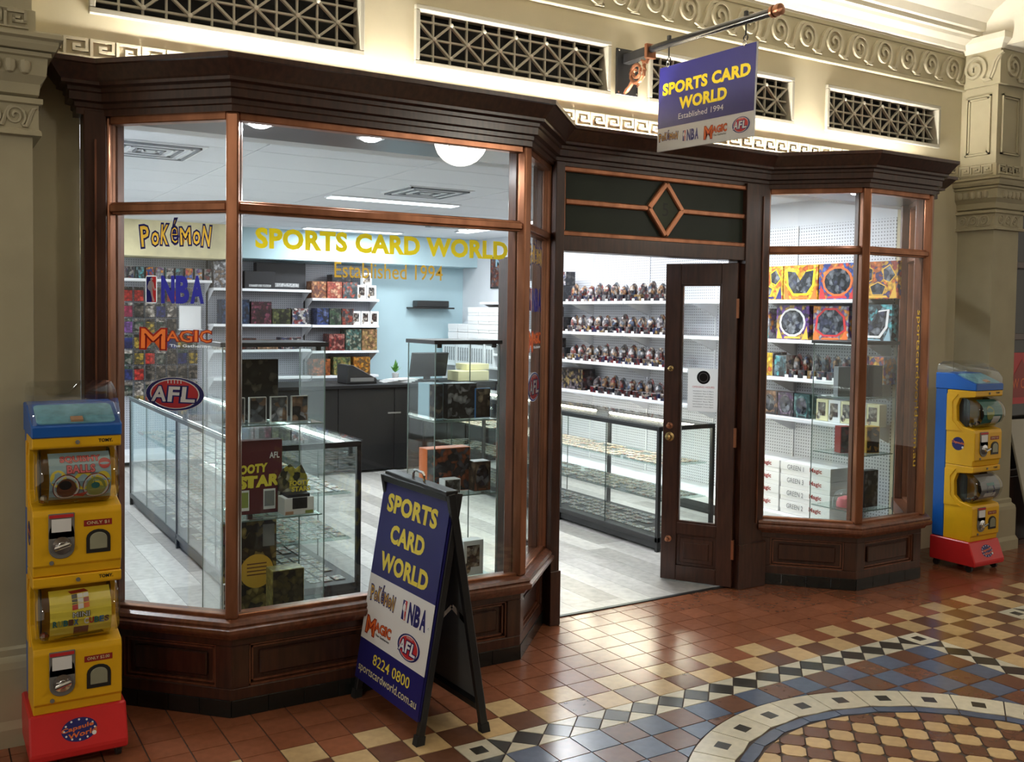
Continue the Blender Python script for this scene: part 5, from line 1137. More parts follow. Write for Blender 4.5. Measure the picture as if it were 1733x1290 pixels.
for k, (yy, w_, h_, bo, ac, ed, st, lb) in enumerate(((2.42, 0.20, 0.245, SI, IN['teal'], IN['white'], 2, 'white and green'), (2.08, 0.33, 0.27, PU, IN['gold'], IN['white'], 1, 'purple and white'), (1.71, 0.33, 0.265, SI, IN['orange'], IN['red'], 2, 'silver and orange'), (1.345, 0.34, 0.275, TE, IN['lblue'], IN['white'], 3, 'black and teal'))):
    window_box('large %s display carton on the second shelf in the narrow bay' % lb, (3.60, yy, SHZ[1]+0.0015), RZ, 'large cartons seen through the narrow bay', w_, h_, bo, ac, ed, st)
for k in range(3): print_box(ORD[k]+' colourful pack heap carton from the left on the third shelf in the narrow bay', (3.62, 2.46-k*0.14, SHZ[2]+0.0015), RZ, 'mixed packs seen through the narrow bay', 0.125, 0.16, [0.16, 0.19, 0.17][k], A_MIX, [A_MIX, YE, TE][k])
for k in range(6):
    figure_pack(ORD[k]+' slim figure pack from the left on the third shelf in the narrow bay', (3.62, 2.06-k*0.092, SHZ[2]+0.0015), RZ, 'slim figure packs seen through the narrow bay', 0.08, 0.19, k % 3)
for k in range(2): print_box(['silver', 'orange'][k]+' carton at the right end of the third shelf in the narrow bay', (3.62, 1.42-k*0.14, SHZ[2]+0.0015), RZ, 'mixed packs seen through the narrow bay', 0.125, 0.16, 0.2, SI, [SI, OR_][k])
for k, (c, lb) in enumerate(((AB('rust', (130, 70, 50), (90, 60, 50), (170, 120, 90)), 'rust'), (AB('bronze', (140, 96, 60), (96, 84, 90), (180, 140, 110)), 'bronze'), (AB('mauve', (96, 70, 110), (60, 56, 70), (150, 130, 150)), 'mauve'), (AB('jade', (60, 110, 112), (40, 80, 84), (120, 160, 160)), 'jade green'))):
    window_box('squat %s carton on the lowest shelf in the narrow bay' % lb, (3.61, 2.47-k*0.165, SHZ[3]+0.0015), RZ, 'squat cartons seen through the narrow bay', 0.155, 0.19, c, IN['black'], c, 1)
for k in range(5): toy_box(ORD[k]+' white figure carton from the left on the lowest narrow bay shelf', (3.61, 1.78-k*0.115, SHZ[3]+0.0015), RZ, 'white figure cartons seen through the narrow bay', 0.11, 0.165, [INK['cream'], INK['white']][k % 2])
# stacked long white storage boxes on the deck
def storage_box(label, loc, rz, group, L=0.46, w=0.22, h=0.085, text=None):
    t_ = thing('storage_box', label, 'box', loc, group, rotz=rz); m = INK['white']
    lp('tray', pm(('sb', L, w, h), lambda: MB().box(-L/2, L/2, -w/2, w/2, 0, h*0.9), m, 0.002, name='tray'), t_); lp('lid', pm(('sl', L, w, h), lambda: MB().box(-L/2-0.003, L/2+0.003, -w/2-0.003, w/2+0.003, h*0.35, h), m, 0.002, name='lid'), t_)
    if text:
        d = Decal(); d.text(text, -L*0.36, h*0.42, -L*0.02, h*0.80, 'grey', 0, 0.01); d.text('Magic', L*0.10, h*0.42, L*0.34, h*0.85, 'dred', 0, 0.03)
        link('box_lettering', d.b.mesh('box_lettering', [INK[c] for c in d.cols]), t_, frame_at((0, -w/2-0.004, 0), (1, 0, 0), (0, 0, 1)), world=False)
    return t_
for col_ in range(2):
    for k in range(4):
        storage_box('long white storage box, %s from the bottom of the %s stack in the narrow bay' % (ORD[k], ['left', 'right'][col_]), (3.60, 2.34-col_*0.50, 0.162+k*0.102), RZ, 'white storage boxes stacked in the narrow bay', 0.48, 0.26, 0.10, 'GREEN %d' % (k % 3+1) if k > 1 else 'GREEN 2')

# ------------------------------------------------------------------ back wall: shelves and hanging packs
def back_unit(k, x0, x1, zs, lab, m):
    s_ = thing('wall_shelving', lab, 'shelving', ((x0+x1)/2, 7.98, 0), 'back wall shelving bays')
    MB().box(x0, x1, 7.965, 8.0, 0.1, 2.28).build('pegboard', m, s_); MB().box(x0-0.006, x0+0.006, 7.955, 7.966, 0.1, 2.28).build('upright', M_BLACK, s_)
    for z in zs:
        MB().box(x0+0.003, x1-0.003, 7.68, 7.965, z-0.03, z).build('shelf', M_SHELF, s_, 0.003)
        for xx in (x0+0.01, x1-0.014): MB().add([(xx, 7.965, z-0.03), (xx, 7.965, z-0.16), (xx, 7.72, z-0.03), (xx+0.004, 7.965, z-0.03), (xx+0.004, 7.965, z-0.16), (xx+0.004, 7.72, z-0.03)], [(0, 1, 2), (3, 5, 4), (0, 2, 5, 3), (1, 4, 5, 2), (0, 3, 4, 1)]).build('bracket', M_SHELF, s_)
    MB().box(x0+0.003, x1-0.003, 7.5, 7.965, 0.06, 0.14).build('base_deck', M_SHELF, s_, 0.003)
PEGB = peg('pegboard_back', srgb(176, 178, 186), srgb(110, 112, 118), axis='X')
back_unit(0, -0.75, 0.45, [2.035], 'left back wall bay with hanging packs below one shelf', PEGB); back_unit(1, 0.46, 1.62, [1.955, 1.545, 1.25, 0.93], 'middle back wall bay with dark boxed games', PEGB); back_unit(2, 1.63, 2.50, [1.86, 1.54, 1.23, 0.93], 'right back wall bay beside the pale blue wall', PEGB)
GB = 'boxed games on the back wall shelves'
bx_ = [  # x, z, w, h, front, label
    (0.62, 1.955, 0.30, 0.30, AB('silverfoil', (150, 150, 156), (90, 90, 96), (200, 200, 206), (120, 100, 84)), 'silver foil patterned carton on the top shelf of the middle back bay'),
    (1.00, 1.955, 0.36, 0.20, A_BLK, 'black carton with white labels on the top middle back shelf'), (1.30, 1.955, 0.60, 0.31, A_BLK, 'widest black carton with white labels on the top middle back shelf'),
    (0.72, 1.545, 0.32, 0.28, AB('navybox', (40, 56, 86), (60, 80, 110), (30, 34, 44)), 'navy carton on the second middle back shelf'), (1.02, 1.545, 0.24, 0.26, AB('wine', (70, 34, 40), (44, 30, 34), (120, 60, 80)), 'wine red carton on the second middle back shelf'),
    (1.26, 1.545, 0.22, 0.18, AB('olive', (60, 64, 40), (36, 38, 30), (96, 100, 60)), 'olive carton on the second middle back shelf'), (1.49, 1.545, 0.20, 0.19, A_MIX, 'white and black carton with a figure on the second middle back shelf'),
    (1.72, 1.86, 0.18, 0.20, AB('amber', (150, 90, 60), (110, 70, 60), (190, 140, 100)), 'amber carton at the left of the top right back shelf'), (1.92, 1.86, 0.19, 0.20, AB('salmon', (176, 90, 70), (200, 150, 120), (150, 70, 60)), 'salmon and cream carton on the top right back shelf'), (2.12, 1.86, 0.19, 0.20, AB('slate', (170, 84, 70), (70, 80, 84), (110, 110, 110)), 'red and slate carton on the top right back shelf'),
    (1.77, 1.54, 0.15, 0.20, AB('cobalt', (50, 70, 130), (40, 44, 60), (90, 100, 140)), 'cobalt carton on the second right back shelf'), (1.93, 1.54, 0.15, 0.20, AB('forest', (60, 80, 60), (40, 48, 44), (110, 110, 100)), 'forest green carton on the second right back shelf'), (2.09, 1.54, 0.15, 0.20, AB('brick', (150, 70, 56), (60, 56, 60), (110, 100, 96)), 'brick red carton on the second right back shelf'),
    (1.74, 1.23, 0.20, 0.10, A_DK, 'low dark carton on the third right back shelf'), (1.95, 1.23, 0.20, 0.20, AB('crimson', (150, 60, 56), (90, 40, 40), (180, 120, 110)), 'crimson carton on the third right back shelf'), (2.17, 1.23, 0.20, 0.26, AB('seagreen', (84, 120, 112), (60, 70, 60), (160, 160, 140)), 'sea green carton on the third right back shelf'), (2.38, 1.23, 0.20, 0.26, AB('sand', (200, 150, 110), (120, 90, 60), (170, 140, 90)), 'sand coloured carton on the third right back shelf'),
    (1.76, 0.93, 0.22, 0.20, AB('orangeb', (190, 110, 60), (150, 80, 50), (90, 70, 50)), 'orange carton on the lowest right back shelf'), (2.02, 0.93, 0.22, 0.22, AB('moss', (120, 130, 80), (70, 80, 60), (170, 150, 90)), 'moss green carton on the lowest right back shelf'), (2.28, 0.93, 0.22, 0.22, AB('mustard', (214, 150, 60), (180, 110, 40), (120, 90, 60)), 'mustard carton on the lowest right back shelf'),
    (0.60, 1.25, 0.20, 0.10, AB('ivory', (220, 210, 180), (150, 120, 90), (190, 170, 150)), 'ivory low carton on the third middle back shelf'), (0.85, 1.25, 0.22, 0.13, A_DK, 'brown low carton on the third middle back shelf'), (1.10, 1.25, 0.24, 0.11, AB('peach', (196, 150, 120), (130, 100, 80)), 'peach low carton on the third middle back shelf'), (1.38, 1.25, 0.24, 0.14, A_MIX, 'speckled low carton on the third middle back shelf')]
for (x_, z_, w_, h_, m, lb) in bx_:
    dd, y_ = (0.12, 7.755) if (m is A_BLK and h_ < 0.25) else ((0.12, 7.895) if m is A_BLK else (0.2, 7.80))
    t_ = print_box(lb, (x_, y_, z_+0.0015), 0, GB, w_, dd, h_, INK['black'] if m is A_BLK else m, INK['black'] if m is A_BLK else m, band=mat('label_grey', srgb(150, 150, 150), 0.5, var=0.6, vscale=50) if m is A_BLK else None)
for k in range(2): toy_box(ORD[k]+' white figure carton at the right end of the top back shelf', (2.29+k*0.13, 7.78, 1.8615), 0, 'white figure cartons on the back wall', 0.12, 0.17)
for k in range(3): toy_box(ORD[k]+' white figure carton at the right end of the second back shelf', (2.22+k*0.12, 7.78, 1.5415), 0, 'white figure cartons on the back wall', 0.11, 0.17)
toy_box('white figure carton stacked on top of another at the end of the top back shelf', (2.36, 7.78, 2.0325), 0, 'white figure cartons on the back wall', 0.12, 0.15)
print_box('grey carton lying on top of the salmon carton on the back shelf', (2.02, 7.80, 2.0625), 0, GB, 0.26, 0.18, 0.09, A_BLK, A_BLK)
for k in range(9): print_box(ORD[k]+' card deck from the left on the shelf above the hanging packs', (-0.42+k*0.105, 7.80, 2.0365), 0, 'card decks above the hanging packs', 0.085, 0.08, 0.13, [A_MIX, TE, A_DK][k % 3], [A_MIX, TE, BL_, SI][k % 4])
PK = [AB('pk_%d' % k, *c) for k, c in enumerate([((200, 60, 50), (150, 40, 40)), ((170, 60, 90), (130, 50, 70)), ((140, 90, 160), (100, 70, 120)), ((60, 56, 54), (110, 100, 90), (30, 30, 32)), ((190, 180, 170), (90, 86, 84), (140, 130, 120)), ((50, 60, 120), (40, 44, 80)), ((180, 150, 60), (90, 80, 50)), ((60, 80, 70), (120, 120, 110), (40, 44, 44))])]
def hang_pack(label, loc, v, w=0.10, h=0.14):
    t_ = thing('hanging_pack', label, 'card pack', loc, 'card packs hanging on the back wall')
    lp('packet', pm(('hp', v, w, h), lambda: MB().extr([(-w/2, -h), (w/2, -h), (w*0.47, -h*0.5), (w/2, -0.02), (-w/2, -0.02), (-w*0.47, -h*0.5)], frame_at((0, -0.02, 0), (1, 0, 0), (0, 0, 1)), -0.012, 0.012), PK[v], 0.003, name='packet'), t_)
    lp('header', pm(('hh', v, w), lambda: MB().box(-w/2, w/2, -0.024, -0.016, -0.022, 0.016), PK[(3, 4, 7)[v % 3]], name='header'), t_)
    lp('hook', pm(('hk',), lambda: MB().tube([(0, 0.04, 0.004), (0, -0.06, 0.004), (0, -0.066, 0.012)], 0.0025, 5), M_CHROME, name='hook'), t_)
colr = [0, 3, 4, 7, 4, 5, 3, 0, 5]
for r in range(7):
    for c in range(7):
        vv = [0, 1, 2][r] if (c == 0 and r < 3) else random.choice([3, 4, 7, 3, 6, 3, 4, 7, 0, 5]); 
        if r in (1, 2) and c in (5, 6): continue
        hang_pack('%s card pack from the left in the %s hanging row on the back wall' % (ORD[c], ORD[r]), (-0.42+c*0.118, 7.92, 1.93-r*0.175), vv)
# a white light-box and a cap hang between them
wb_ = thing('white_display_panel', 'white display panel hanging among the card packs', 'panel', (0.25, 7.9, 1.48)); MB().box(0.13, 0.37, 7.86, 7.91, 1.485, 1.745).build('panel', INK['white'], wb_, 0.004); MB().box(0.12, 0.38, 7.855, 7.915, 1.47, 1.485).build('ledge', M_WHITE, wb_)

# ------------------------------------------------------------------ tall glass tower cabinets
def tower(label, x0, x1, y0, y1, zt, shelves):
    t_ = thing('glass_tower_cabinet', label, 'display cabinet', ((x0+x1)/2, (y0+y1)/2, 0), 'glass tower cabinets')
    MB().box(x0-0.012, x1+0.012, y0-0.012, y1+0.012, zt-0.022, zt).build('top', M_BLACK, t_, 0.002); MB().box(x0-0.012, x1+0.012, y0-0.012, y1+0.012, 0.03, 0.075).build('base', M_BLACK, t_, 0.002)
    for xx in (x0+0.02, x1-0.02):
        for yy in (y0+0.02, y1-0.02): MB().lathe([(0.012, 0.005), (0.012, 0.03)], 8, (xx, yy, 0)).build('foot', M_BLACK, t_)
    g = 0.005; za, zb = 0.075, zt-0.022
    for a in ((x0+g, x1-g, y0, y0+g), (x0+g, x1-g, y1-g, y1), (x0, x0+g, y0, y1), (x1-g, x1, y0, y1)): MB().box(*a, za, zb).build('glass_panel', M_GLASSC, t_)
    M_EDGE = mat('glass_edge', srgb(112, 130, 124), 0.25, var=0.05)
    for a in (x0+0.001, x1-0.001):
        for b in (y0+0.001, y1-0.001): MB().box(a-0.0025, a+0.0025, b-0.0025, b+0.0025, za, zb).build('glass_edge', M_EDGE, t_)
    for z in shelves:
        s_ = MB().box(x0+0.008, x1-0.008, y0+0.008, y1-0.008, z-0.006, z).build('glass_shelf', M_GLASSE, t_)
        MB().box(x0+0.008, x1-0.008, y0+0.0065, y0+0.008, z-0.006, z).build('shelf_edge', M_EDGE, s_); MB().box(x0+0.0065, x0+0.008, y0+0.008, y1-0.008, z-0.006, z).build('shelf_edge', M_EDGE, s_)
    for xx in (x0+0.03, x1-0.03): MB().box(xx-0.012, xx+0.012, y0+0.006, y0+0.02, zb-0.02, zb).build('hinge', M_BLACK, t_)
    return t_
tower('glass tower cabinet of football cards in the left of the wide bay', -1.18, -0.68, 1.20, 1.56, 1.548, [1.155, 0.705, 0.20])
tower('glass tower cabinet of boxed games in the right of the wide bay', 0.04, 0.45, 1.42, 1.76, 1.548, [1.10, 0.68, 0.20])
tower('glass tower cabinet standing inside the narrow bay', 2.88, 3.28, 0.92, 1.28, 1.548, [1.17, 0.79, 0.42])
GC = 'items in the glass tower cabinets'
# cabinet 1
o = print_box('maroon football folder box in the left tower cabinet', (-0.975, 1.36, 0.7065), 0, GC, 0.25, 0.06, 0.36, INK['maroon'], INK['maroon'], 'card_folder')
d = Decal(); d.text('AFL', 0.06, 0.27, 0.11, 0.30, 'white', 1, 0.02); d.text('FOOTY', -0.11, 0.20, 0.05, 0.245, 'lyellow', 1, 0.06, 0.1, 0.05); d.text('STAR', -0.09, 0.13, 0.11, 0.19, 'lyellow', 1, 0.06, 0.1, 0.05); d.text('ST', -0.09, 0.13, -0.02, 0.19, 'lyellow', 2, 0.06)
d.rect(-0.10, 0.02, -0.04, 0.12, 'white', 1); d.rect(0.03, 0.02, 0.09, 0.12, 'white', 1); d.rect(-0.095, 0.035, -0.045, 0.11, 'green', 2); d.rect(0.035, 0.035, 0.085, 0.11, 'grey', 2)
link('cover_print', d.b.mesh('cover_print', [INK[c] for c in d.cols]), o, frame_at((0, -0.0315, 0), (1, 0, 0), (0, 0, 1)), world=False)
t_ = thing('card_display_box', 'open white and black card pack display box on the left tower shelf', 'box', (-0.80, 1.27, 0.7065), GC); b = MB().box(-0.075, 0.075, -0.05, 0.05, 0, 0.085); bdy = link('tray', b.mesh('tray', INK['white'], 0.002), t_, None, world=False)
link('card_packs', MB().box(-0.055, 0.055, -0.045, 0.04, 0.085, 0.10).mesh('card_packs', INK['black']), t_, None, world=False); link('header_card', MB().extr([(-0.075, 0.085), (0.075, 0.085), (0.075, 0.17), (0.045, 0.23), (0.015, 0.21), (-0.015, 0.235), (-0.05, 0.215), (-0.075, 0.17)], frame_at((0, 0.05, 0), (1, 0, 0), (0, 0, 1)), -0.003, 0.0).mesh('header_card', AB('header', (200, 196, 180), (60, 60, 50), (226, 210, 90), (120, 110, 90))), t_, None, world=False)
d = Decal(); d.rect(-0.035, 0.03, 0.04, 0.085, 'black', 0); d.text('FOOTY', -0.05, 0.145, 0.05, 0.17, 'lyellow', 1, 0.05); d.text('STARS', -0.04, 0.115, 0.055, 0.14, 'lyellow', 1, 0.05)
d.rect(-0.07, 0.005, -0.03, 0.02, 'tan', 1); d.rect(0.03, 0.005, 0.07, 0.02, 'green', 1)
link('box_print', d.b.mesh('box_print', [INK[c] for c in d.cols]), t_, frame_at((0, -0.0505, 0), (1, 0, 0), (0, 0, 1)), world=False)
t_ = thing('card_poster', 'dark gold card poster leaning in the lower left tower cabinet', 'poster', (-0.99, 1.42, 0.202), GC); link('sheet', MB().box(-0.14, 0.14, -0.004, 0.004, 0, 0.46).mesh('sheet', AB('gold_poster', (60, 56, 46), (120, 104, 60), (40, 40, 42), (170, 150, 90))), t_, None, world=False)
d = Decal(); d.ell(0.04, 0.20, 0.085, 0.085, 'gold', 1)
for q in range(4): d.rect(-0.01, 0.18+q*0.018, 0.09, 0.186+q*0.018, 'brown', 2)
d.rect(-0.13, 0.35, -0.06, 0.44, 'maroon', 1); d.rect(0.07, 0.32, 0.13, 0.43, 'grey', 1); link('poster_print', d.b.mesh('poster_print', [INK[c] for c in d.cols]), t_, frame_at((0, -0.0045, 0), (1, 0, 0), (0, 0, 1)), world=False)
o = print_box('gold topped card box on the lowest left tower shelf', (-0.85, 1.28, 0.2015), 0, GC, 0.16, 0.10, 0.24, AB('goldbox', (200, 186, 110), (170, 150, 80)), AB('goldfront', (60, 58, 44), (110, 100, 60), (40, 40, 36), (90, 84, 60)), 'card_box')
for k in range(4): print_box(ORD[k]+' framed photo card from the left in the top of the left tower', (-1.09+k*0.105, 1.30, 1.1565), 0, GC, 0.085, 0.02, 0.125, INK['white'], AB('photo', (110, 116, 124), (160, 130, 110), (60, 60, 64), (190, 190, 196)), 'photo_card', 'card')
t_ = print_box('black framed basketball picture in the top of the left tower', (-0.94, 1.44, 1.1565), 0, GC, 0.20, 0.03, 0.30, INK['black'], AB('blackpic', (22, 22, 24), (32, 32, 34), (26, 26, 28), (40, 40, 40), (96, 90, 80)), 'framed_picture', 'picture')
for k in range(2): print_box(['upper', 'lower'][k]+' slabbed card at the left end of the left tower cabinet', (-1.13, 1.25, [0.305, 0.2015][k]), 0, GC, 0.07, 0.02, 0.10, INK['white'], AB('photo', (110, 116, 124), (160, 130, 110), (60, 60, 64), (190, 190, 196)), 'slabbed_card', 'card')
for k, (x_, c) in enumerate(((-1.05, 'sky'), (-0.93, 'grey'), (-0.75, 'navy'))):
    t_ = thing('card_packet', ['blue', 'silver', 'navy'][k]+' foil card packet lying in the left tower base', 'card pack', (x_, 1.235, 0.2015), GC); link('packet', MB().box(-0.045, 0.045, -0.012, 0.02, 0, 0.012).mesh('packet', INK[c], 0.003), t_, None, world=False); link('crimp', MB().box(-0.05, -0.045, -0.012, 0.02, 0.003, 0.008).mesh('crimp', INK['white']), t_, None, world=False)
# cabinet 2
print_box('grey armoured figure carton on the upper right tower shelf', (0.255, 1.56, 1.1015), 0, GC, 0.19, 0.12, 0.20, A_BLK, AB('armour', (50, 52, 56), (100, 104, 108), (36, 38, 42), (150, 152, 156)), band=None); print_box('white and blue carton at the left of the upper right tower shelf', (0.105, 1.60, 1.1015), 0, GC, 0.09, 0.14, 0.20, INK['lblue'], AB('darkpic', (40, 44, 50), (120, 110, 96), (60, 66, 80)))
hp = print_box('blue topped blister card at the right of the upper right tower shelf', (0.385, 1.50, 1.1015), 0, GC, 0.10, 0.02, 0.17, INK['sky'], AB('skull', (70, 66, 60), (150, 140, 120), (40, 38, 38)), 'blister_card', 'card pack'); 
print_box('wide orange trimmed battle carton on the lower right tower shelf', (0.20, 1.60, 0.6815), 0, GC, 0.28, 0.10, 0.25, INK['orange'], AB('battle', (50, 48, 52), (150, 80, 50), (36, 34, 38), (90, 90, 100))); print_box('small white tin in front of the battle carton', (0.17, 1.48, 0.6815), 0, GC, 0.10, 0.07, 0.09, INK['white'], AB('tin', (110, 112, 110), (60, 60, 58), (170, 170, 166)))
window_box('small hexagonal character carton at the right of the lower right tower shelf', (0.385, 1.53, 0.6815), 0, GC, 0.11, 0.17, AB('hexy', (90, 70, 56), (60, 50, 44), (130, 110, 90)), INK['brown'], AB('hexy', (90, 70, 56), (60, 50, 44), (130, 110, 90)), 2)
toy_box('white figure carton on the bottom right tower shelf', (0.33, 1.52, 0.2015), 0, GC, 0.13, 0.20)
# cabinet 3
print_box('tall black hardback box on the top shelf of the narrow bay cabinet', (3.16, 1.04, 1.1715), 0, GC, 0.14, 0.10, 0.21, INK['black'], INK['black'], band=None); print_box('grey slab box on the top shelf of the narrow bay cabinet', (2.99, 1.12, 1.1715), -0.5, GC, 0.10, 0.08, 0.20, INK['grey'], INK['grey'])
print_box('red deck box on the middle shelf of the narrow bay cabinet', (2.985, 1.10, 0.7915), -0.3, GC, 0.09, 0.07, 0.18, INK['dred'], AB('reddeck', (120, 40, 34), (60, 30, 30), (90, 70, 60))); print_box('yellow and black deck box on the middle shelf of the narrow bay cabinet', (3.15, 1.02, 0.7915), -0.3, GC, 0.10, 0.08, 0.18, INK['gold'], AB('yeldeck', (40, 38, 34), (60, 52, 40), (190, 140, 50)))
print_box('dark silver emblem pack on the bottom shelf of the narrow bay cabinet', (3.15, 1.02, 0.4215), 0, GC, 0.14, 0.05, 0.25, INK['black'], AB('emblem', (44, 42, 44), (110, 112, 114), (70, 60, 56), (30, 30, 30)))
t_ = thing('clear_cap_case', 'clear domed cap case on the bottom shelf of the narrow bay cabinet', 'case', (3.0, 1.08, 0.4215), GC); link('dome', MB().lathe([(0.085, 0), (0.085, 0.05), (0.07, 0.09), (0.04, 0.115), (0.0001, 0.12)], 16).mesh('dome', M_PLAST, smooth=True), t_, None, world=False); link('cap', MB().lathe([(0.06, 0.004), (0.06, 0.03), (0.05, 0.06), (0.0001, 0.08)], 14).mesh('cap', INK['pink'], smooth=True), t_, None, world=False)

# ------------------------------------------------------------------ glass counters
M_CARDS = art('card_faces', [srgb(220, 220, 216), srgb(150, 156, 150), srgb(196, 180, 130), srgb(110, 130, 140), srgb(230, 230, 226), srgb(170, 110, 90)], 60)
def counter(label, x0, x1, y0, y1, zt, shelves, posts, warm):
    t_ = thing('glass_counter', label, 'display counter', ((x0+x1)/2, (y0+y1)/2, 0), 'glass display counters'); f = 0.028
    MB().box(x0+0.02, x1-0.02, y0+0.02, y1-0.02, 0.02, 0.07).build('kickplate', M_BLACK, t_); MB().box(x0, x1, y0, y1, 0.07, 0.11).build('base', M_BLACK, t_, 0.003)
    for yy in posts:
        for xx in (x0+f/2, x1-f/2): MB().box(xx-f/2, xx+f/2, yy-f/2, yy+f/2, 0.0, zt-0.03).build('post', M_BLACK, t_, 0.002)
    for a in ((x0, x1, y0, y0+f), (x0, x1, y1-f, y1), (x0, x0+f, y0+f, y1-f), (x1-f, x1, y0+f, y1-f)): MB().box(*a, zt-0.04, zt-0.008).build('top_rail', M_BLACK, t_, 0.002)
    MB().box(x0-0.004, x1+0.004, y0-0.004, y1+0.004, zt-0.008, zt).build('glass_top', M_GLASSC, t_)
    n_ = max(2, int((y1-y0)/0.6))
    for k in range(n_):
        ya, yb = y0+(y1-y0)*k/n_, y0+(y1-y0)*(k+1)/n_
        for xx in (x0+0.004, x1-0.009):
            MB().box(xx, xx+0.005, ya+0.003, yb-0.003, 0.11, zt-0.04).build('glass_panel', M_GLASSC, t_); MB().box(xx-0.001, xx+0.006, yb-0.005, yb-0.002, 0.11, zt-0.04).build('panel_edge', mat('edge_dark_green', srgb(40, 58, 54), 0.3), t_)
    for yy in (y0+0.004, y1-0.009): MB().box(x0+0.02, x1-0.02, yy, yy+0.005, 0.11, zt-0.04).build('glass_panel', M_GLASSC, t_)
    for q, z in enumerate(shelves+[0.112]):
        if z > 0.2: MB().box(x0+0.05, x1-0.05, y0+0.03, y1-0.03, z-0.008, z).build('glass_shelf', M_GLASSE, t_)
        b = MB(); yy = y0+0.08
        while yy < y1-0.12:
            xx = x0+0.08
            while xx < x1-0.10:
                if random.random() < 0.88:
                    a = random.uniform(-0.06, 0.06); b.obox((xx+0.033, yy+0.045, z+0.0035), (0.062, 0.088, 0.003), Matrix.Rotation(a, 3, 'Z'))
                xx += 0.078
            yy += 0.105
        o = b.build('trading_cards', M_CARDS, t_); o['kind'] = 'stuff'
    lt = emit('case_tube_warm' if warm else 'case_tube_cool', (1.0, 0.90, 0.68) if warm else (0.92, 1.0, 0.97), LIGHT_CASE*(2.6 if warm else 1.0))
    L_ = (y1-y0)/len(posts[1:]) if len(posts) > 1 else y1-y0
    if warm:
        for xx in (x0+0.09, x1-0.09): MB().box(xx-0.022, xx+0.022, y0+0.03, y1-0.03, zt-0.02, zt-0.010).build('light_housing', M_BLACK, t_)
    for ya, yb in zip(posts, posts[1:]): MB().tube([(x1-0.06 if not warm else x1-0.09, ya+0.10, zt-0.032), (x1-0.06 if not warm else x1-0.09, yb-0.10, zt-0.032)], 0.011, 8).build('light_tube', lt, t_, smooth=True)
    for ya, yb in zip(posts, posts[1:]): MB().tube([(x0+0.06 if not warm else x0+0.09, ya+0.10, zt-0.032), (x0+0.06 if not warm else x0+0.09, yb-0.10, zt-0.032)], 0.011, 8).build('light_tube', lt, t_, smooth=True)
    return t_
counter('long glass counter of trading cards with cool tubes behind the wide bay', -0.835, -0.16, 1.96, 5.46, 0.95, [0.64, 0.37], [1.974, 3.70, 5.446], False)
counter('glass counter of cards with warm light seen through the doorway', 2.14, 2.68, 2.0, 5.75, 0.915, [0.62, 0.37], [2.014, 3.25, 4.50, 5.736], True)

# ------------------------------------------------------------------ sales desk and what stands on it
M_DESK = mat('desk_black', (0.005, 0.005, 0.006), 0.55, var=0.2, spec=0.25)
dk = thing('sales_desk', 'black panelled sales desk at the back of the shop', 'desk', (2.1, 6.4, 0))
for k in range(4): MB().box(0.70+k*0.64, 1.335+k*0.64, 6.10, 6.13, 0.03, 0.90).build('front_panel', M_DESK, dk, 0.003)
MB().box(0.70, 3.26, 6.13, 6.75, 0.03, 0.90).build('carcass', M_DESK, dk); MB().box(0.67, 3.29, 6.07, 6.78, 0.90, 0.935).build('desk_top', M_DESK, dk, 0.003)
for k in range(2): MB().box(1.90+k*0.7, 2.05+k*0.7, 6.09, 6.10, 0.62, 0.635).build('handle', M_GREYP, dk)
pr2 = thing('till_printer', 'black slanted till printer on the left of the desk', 'printer', (1.75, 6.4, 0.935)); MB().extr([(0, 0), (0.34, 0), (0.34, 0.05), (0.06, 0.20), (0, 0.20)], frame_at((1.5, 6.55, 0.936), (1, 0, 0), (0, 0, 1)), 0, 0.3).build('housing', M_BLACK, pr2, 0.006); MB().box(1.53, 1.80, 6.24, 6.25, 0.96, 1.0).build('paper_slot', M_GREYP, pr2)
mo = thing('monitor', 'black tilted monitor behind the right tower cabinet', 'monitor', (2.55, 6.45, 0.935)); MB().obox((2.55, 6.42, 1.12), (0.46, 0.03, 0.28), Matrix.Rotation(0.25, 3, 'X')).build('screen', M_BLACK, mo, 0.006); MB().box(2.52, 2.58, 6.44, 6.5, 0.95, 1.1).build('stand', M_BLACK, mo); MB().box(2.45, 2.65, 6.36, 6.54, 0.936, 0.95).build('stand_foot', M_BLACK, mo, 0.003)
pp = thing('paper_stack', 'white papers and folders piled on the desk beside the printer', 'papers', (2.1, 6.35, 0.936))
for k in range(4): MB().obox((2.1+0.03*k, 6.35, 0.94+k*0.010), (0.32, 0.22, 0.008), Matrix.Rotation(0.2*k-0.2, 3, 'Z')).build('sheet', INK['white'], pp)
for k, (x_, y_, z_, w_, h_, lb) in enumerate(((3.02, 6.35, 0.9365, 0.40, 0.11, 'white carton at the right end of the desk'), (3.16, 6.50, 1.0485, 0.30, 0.07, 'open white carton stacked on another on the desk'))): print_box(lb, (x_, y_, z_), 0, 'cartons on the sales desk', w_, 0.26, h_, INK['cream'], INK['cream'], 'carton')
pt = thing('potted_plant', 'small green potted plant at the back of the desk', 'plant', (2.22, 6.6, 0.936)); MB().lathe([(0.03, 0), (0.04, 0.08), (0.042, 0.085), (0.0001, 0.085)], 12, (2.22, 6.6, 0.936)).build('pot', INK['white'], pt, smooth=True)
LEAF = MB().add([(0, 0, 0), (0.018, 0.03, 0.01), (0, 0.09, 0.03), (-0.018, 0.03, 0.01)], [(0, 1, 2), (0, 2, 3)]).mesh('leaf', mat('leaf_green', srgb(90, 150, 60), 0.5))
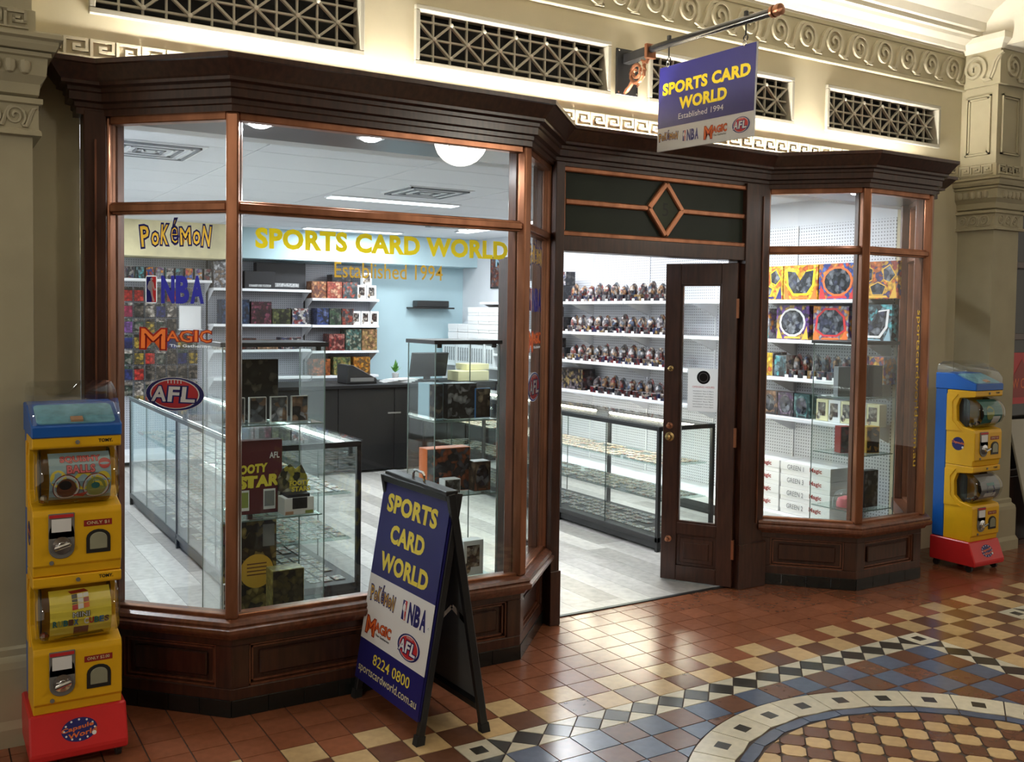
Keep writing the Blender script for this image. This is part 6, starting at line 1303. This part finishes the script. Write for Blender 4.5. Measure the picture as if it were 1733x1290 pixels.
for k in range(16): link('leaf', LEAF, pt, Matrix.Translation((2.22, 6.6, 1.02+0.05*random.random()))@Matrix.Rotation(k*2.4, 4, 'Z')@Matrix.Rotation(random.uniform(0.2, 1.2), 4, 'X')@Matrix.Scale(random.uniform(0.8, 1.3), 4))
ws = thing('wall_ledge', 'black ledge with a flat black device on the pale blue wall', 'shelf', (3.3, 7.9, 1.77)); MB().box(3.02, 3.62, 7.80, 8.0, 1.755, 1.775).build('board', M_BLACK, ws, 0.002); MB().box(3.10, 3.56, 7.84, 7.98, 1.776, 1.86).build('device', M_DKP, ws, 0.006)
pic = thing('wall_print', 'reddish game print hung high on the right wall', 'picture', (3.84, 6.9, 2.1)); MB().box(3.83, 3.85, 6.45, 7.25, 2.02, 2.42).build('frame', M_BLACK, pic); MB().box(3.824, 3.831, 6.47, 7.23, 2.04, 2.40).build('print', AB('redprint', (130, 60, 44), (90, 50, 40), (170, 110, 80), (110, 110, 120)), pic)
d = Decal(); d.text('Magic', 0.12, 0.22, 0.68, 0.35, 'lblue', 0, 0.03); d.build('print_lettering', pic, frame_at((3.823, 7.23, 2.04), (0, -1, 0), (0, 0, 1)))
# cubby shelf with white binders
cb = thing('cube_bookcase', 'white cube bookcase along the right wall at the back', 'bookcase', (3.66, 7.1, 0)); cy0, cy1 = 6.42, 7.86
MB().box(3.83, 3.848, cy0, cy1, 0, 1.36).build('back', M_WHITE, cb)
for z in (0.0, 0.36, 0.70, 1.035, 1.335): MB().box(3.48, 3.83, cy0, cy1, z, z+0.026).build('shelf', M_WHITE, cb, 0.002)
for k in range(5): yy = cy0+k*(cy1-cy0-0.024)/4; MB().box(3.48, 3.83, yy, yy+0.024, 0.026, 1.335).build('divider', M_WHITE, cb)
k = 0
for c in range(4):
    for q in range(5):
        if c == 3 and q > 2: continue
        yy = cy1-0.062-c*0.354-q*0.058
        bi = thing('ring_binder', ORD[k]+' white ring binder from the far end of the bookcase top row', 'binder', (3.62, yy, 1.0615), 'white ring binders'); k += 1
        lp('cover', pm(('bi',), lambda: MB().box(-0.028, 0.028, -0.13, 0.13, 0, 0.255), M_WHITE, 0.002, name='cover'), bi).matrix_basis = Matrix.Rotation(-PI/2, 4, 'Z')@(Matrix.Rotation(0.14 if (c == 0 or q == 4) else 0.0, 4, 'Y')) if False else Matrix.Rotation(-PI/2, 4, 'Z')
        lp('spine_label', pm(('bs',), lambda: MB().box(-0.018, 0.018, -0.1315, -0.13, 0.04, 0.21), mat('spine_print', srgb(150, 152, 156), 0.5, var=0.5, vscale=60), name='spine_label'), bi).matrix_basis = Matrix.Rotation(-PI/2, 4, 'Z')
k = 0
for c, (yy, n_) in enumerate(((7.62, 2), (7.36, 2), (7.10, 4), (6.84, 4), (6.58, 4))):
    for q in range(n_):
        storage_box('white card box, %s from the bottom of the %s stack on the bookcase' % (ORD[q], ORD[c]), (3.65, yy, 1.3625+q*0.105), RZ, 'white card boxes on the bookcase', 0.245, 0.30, 0.10)
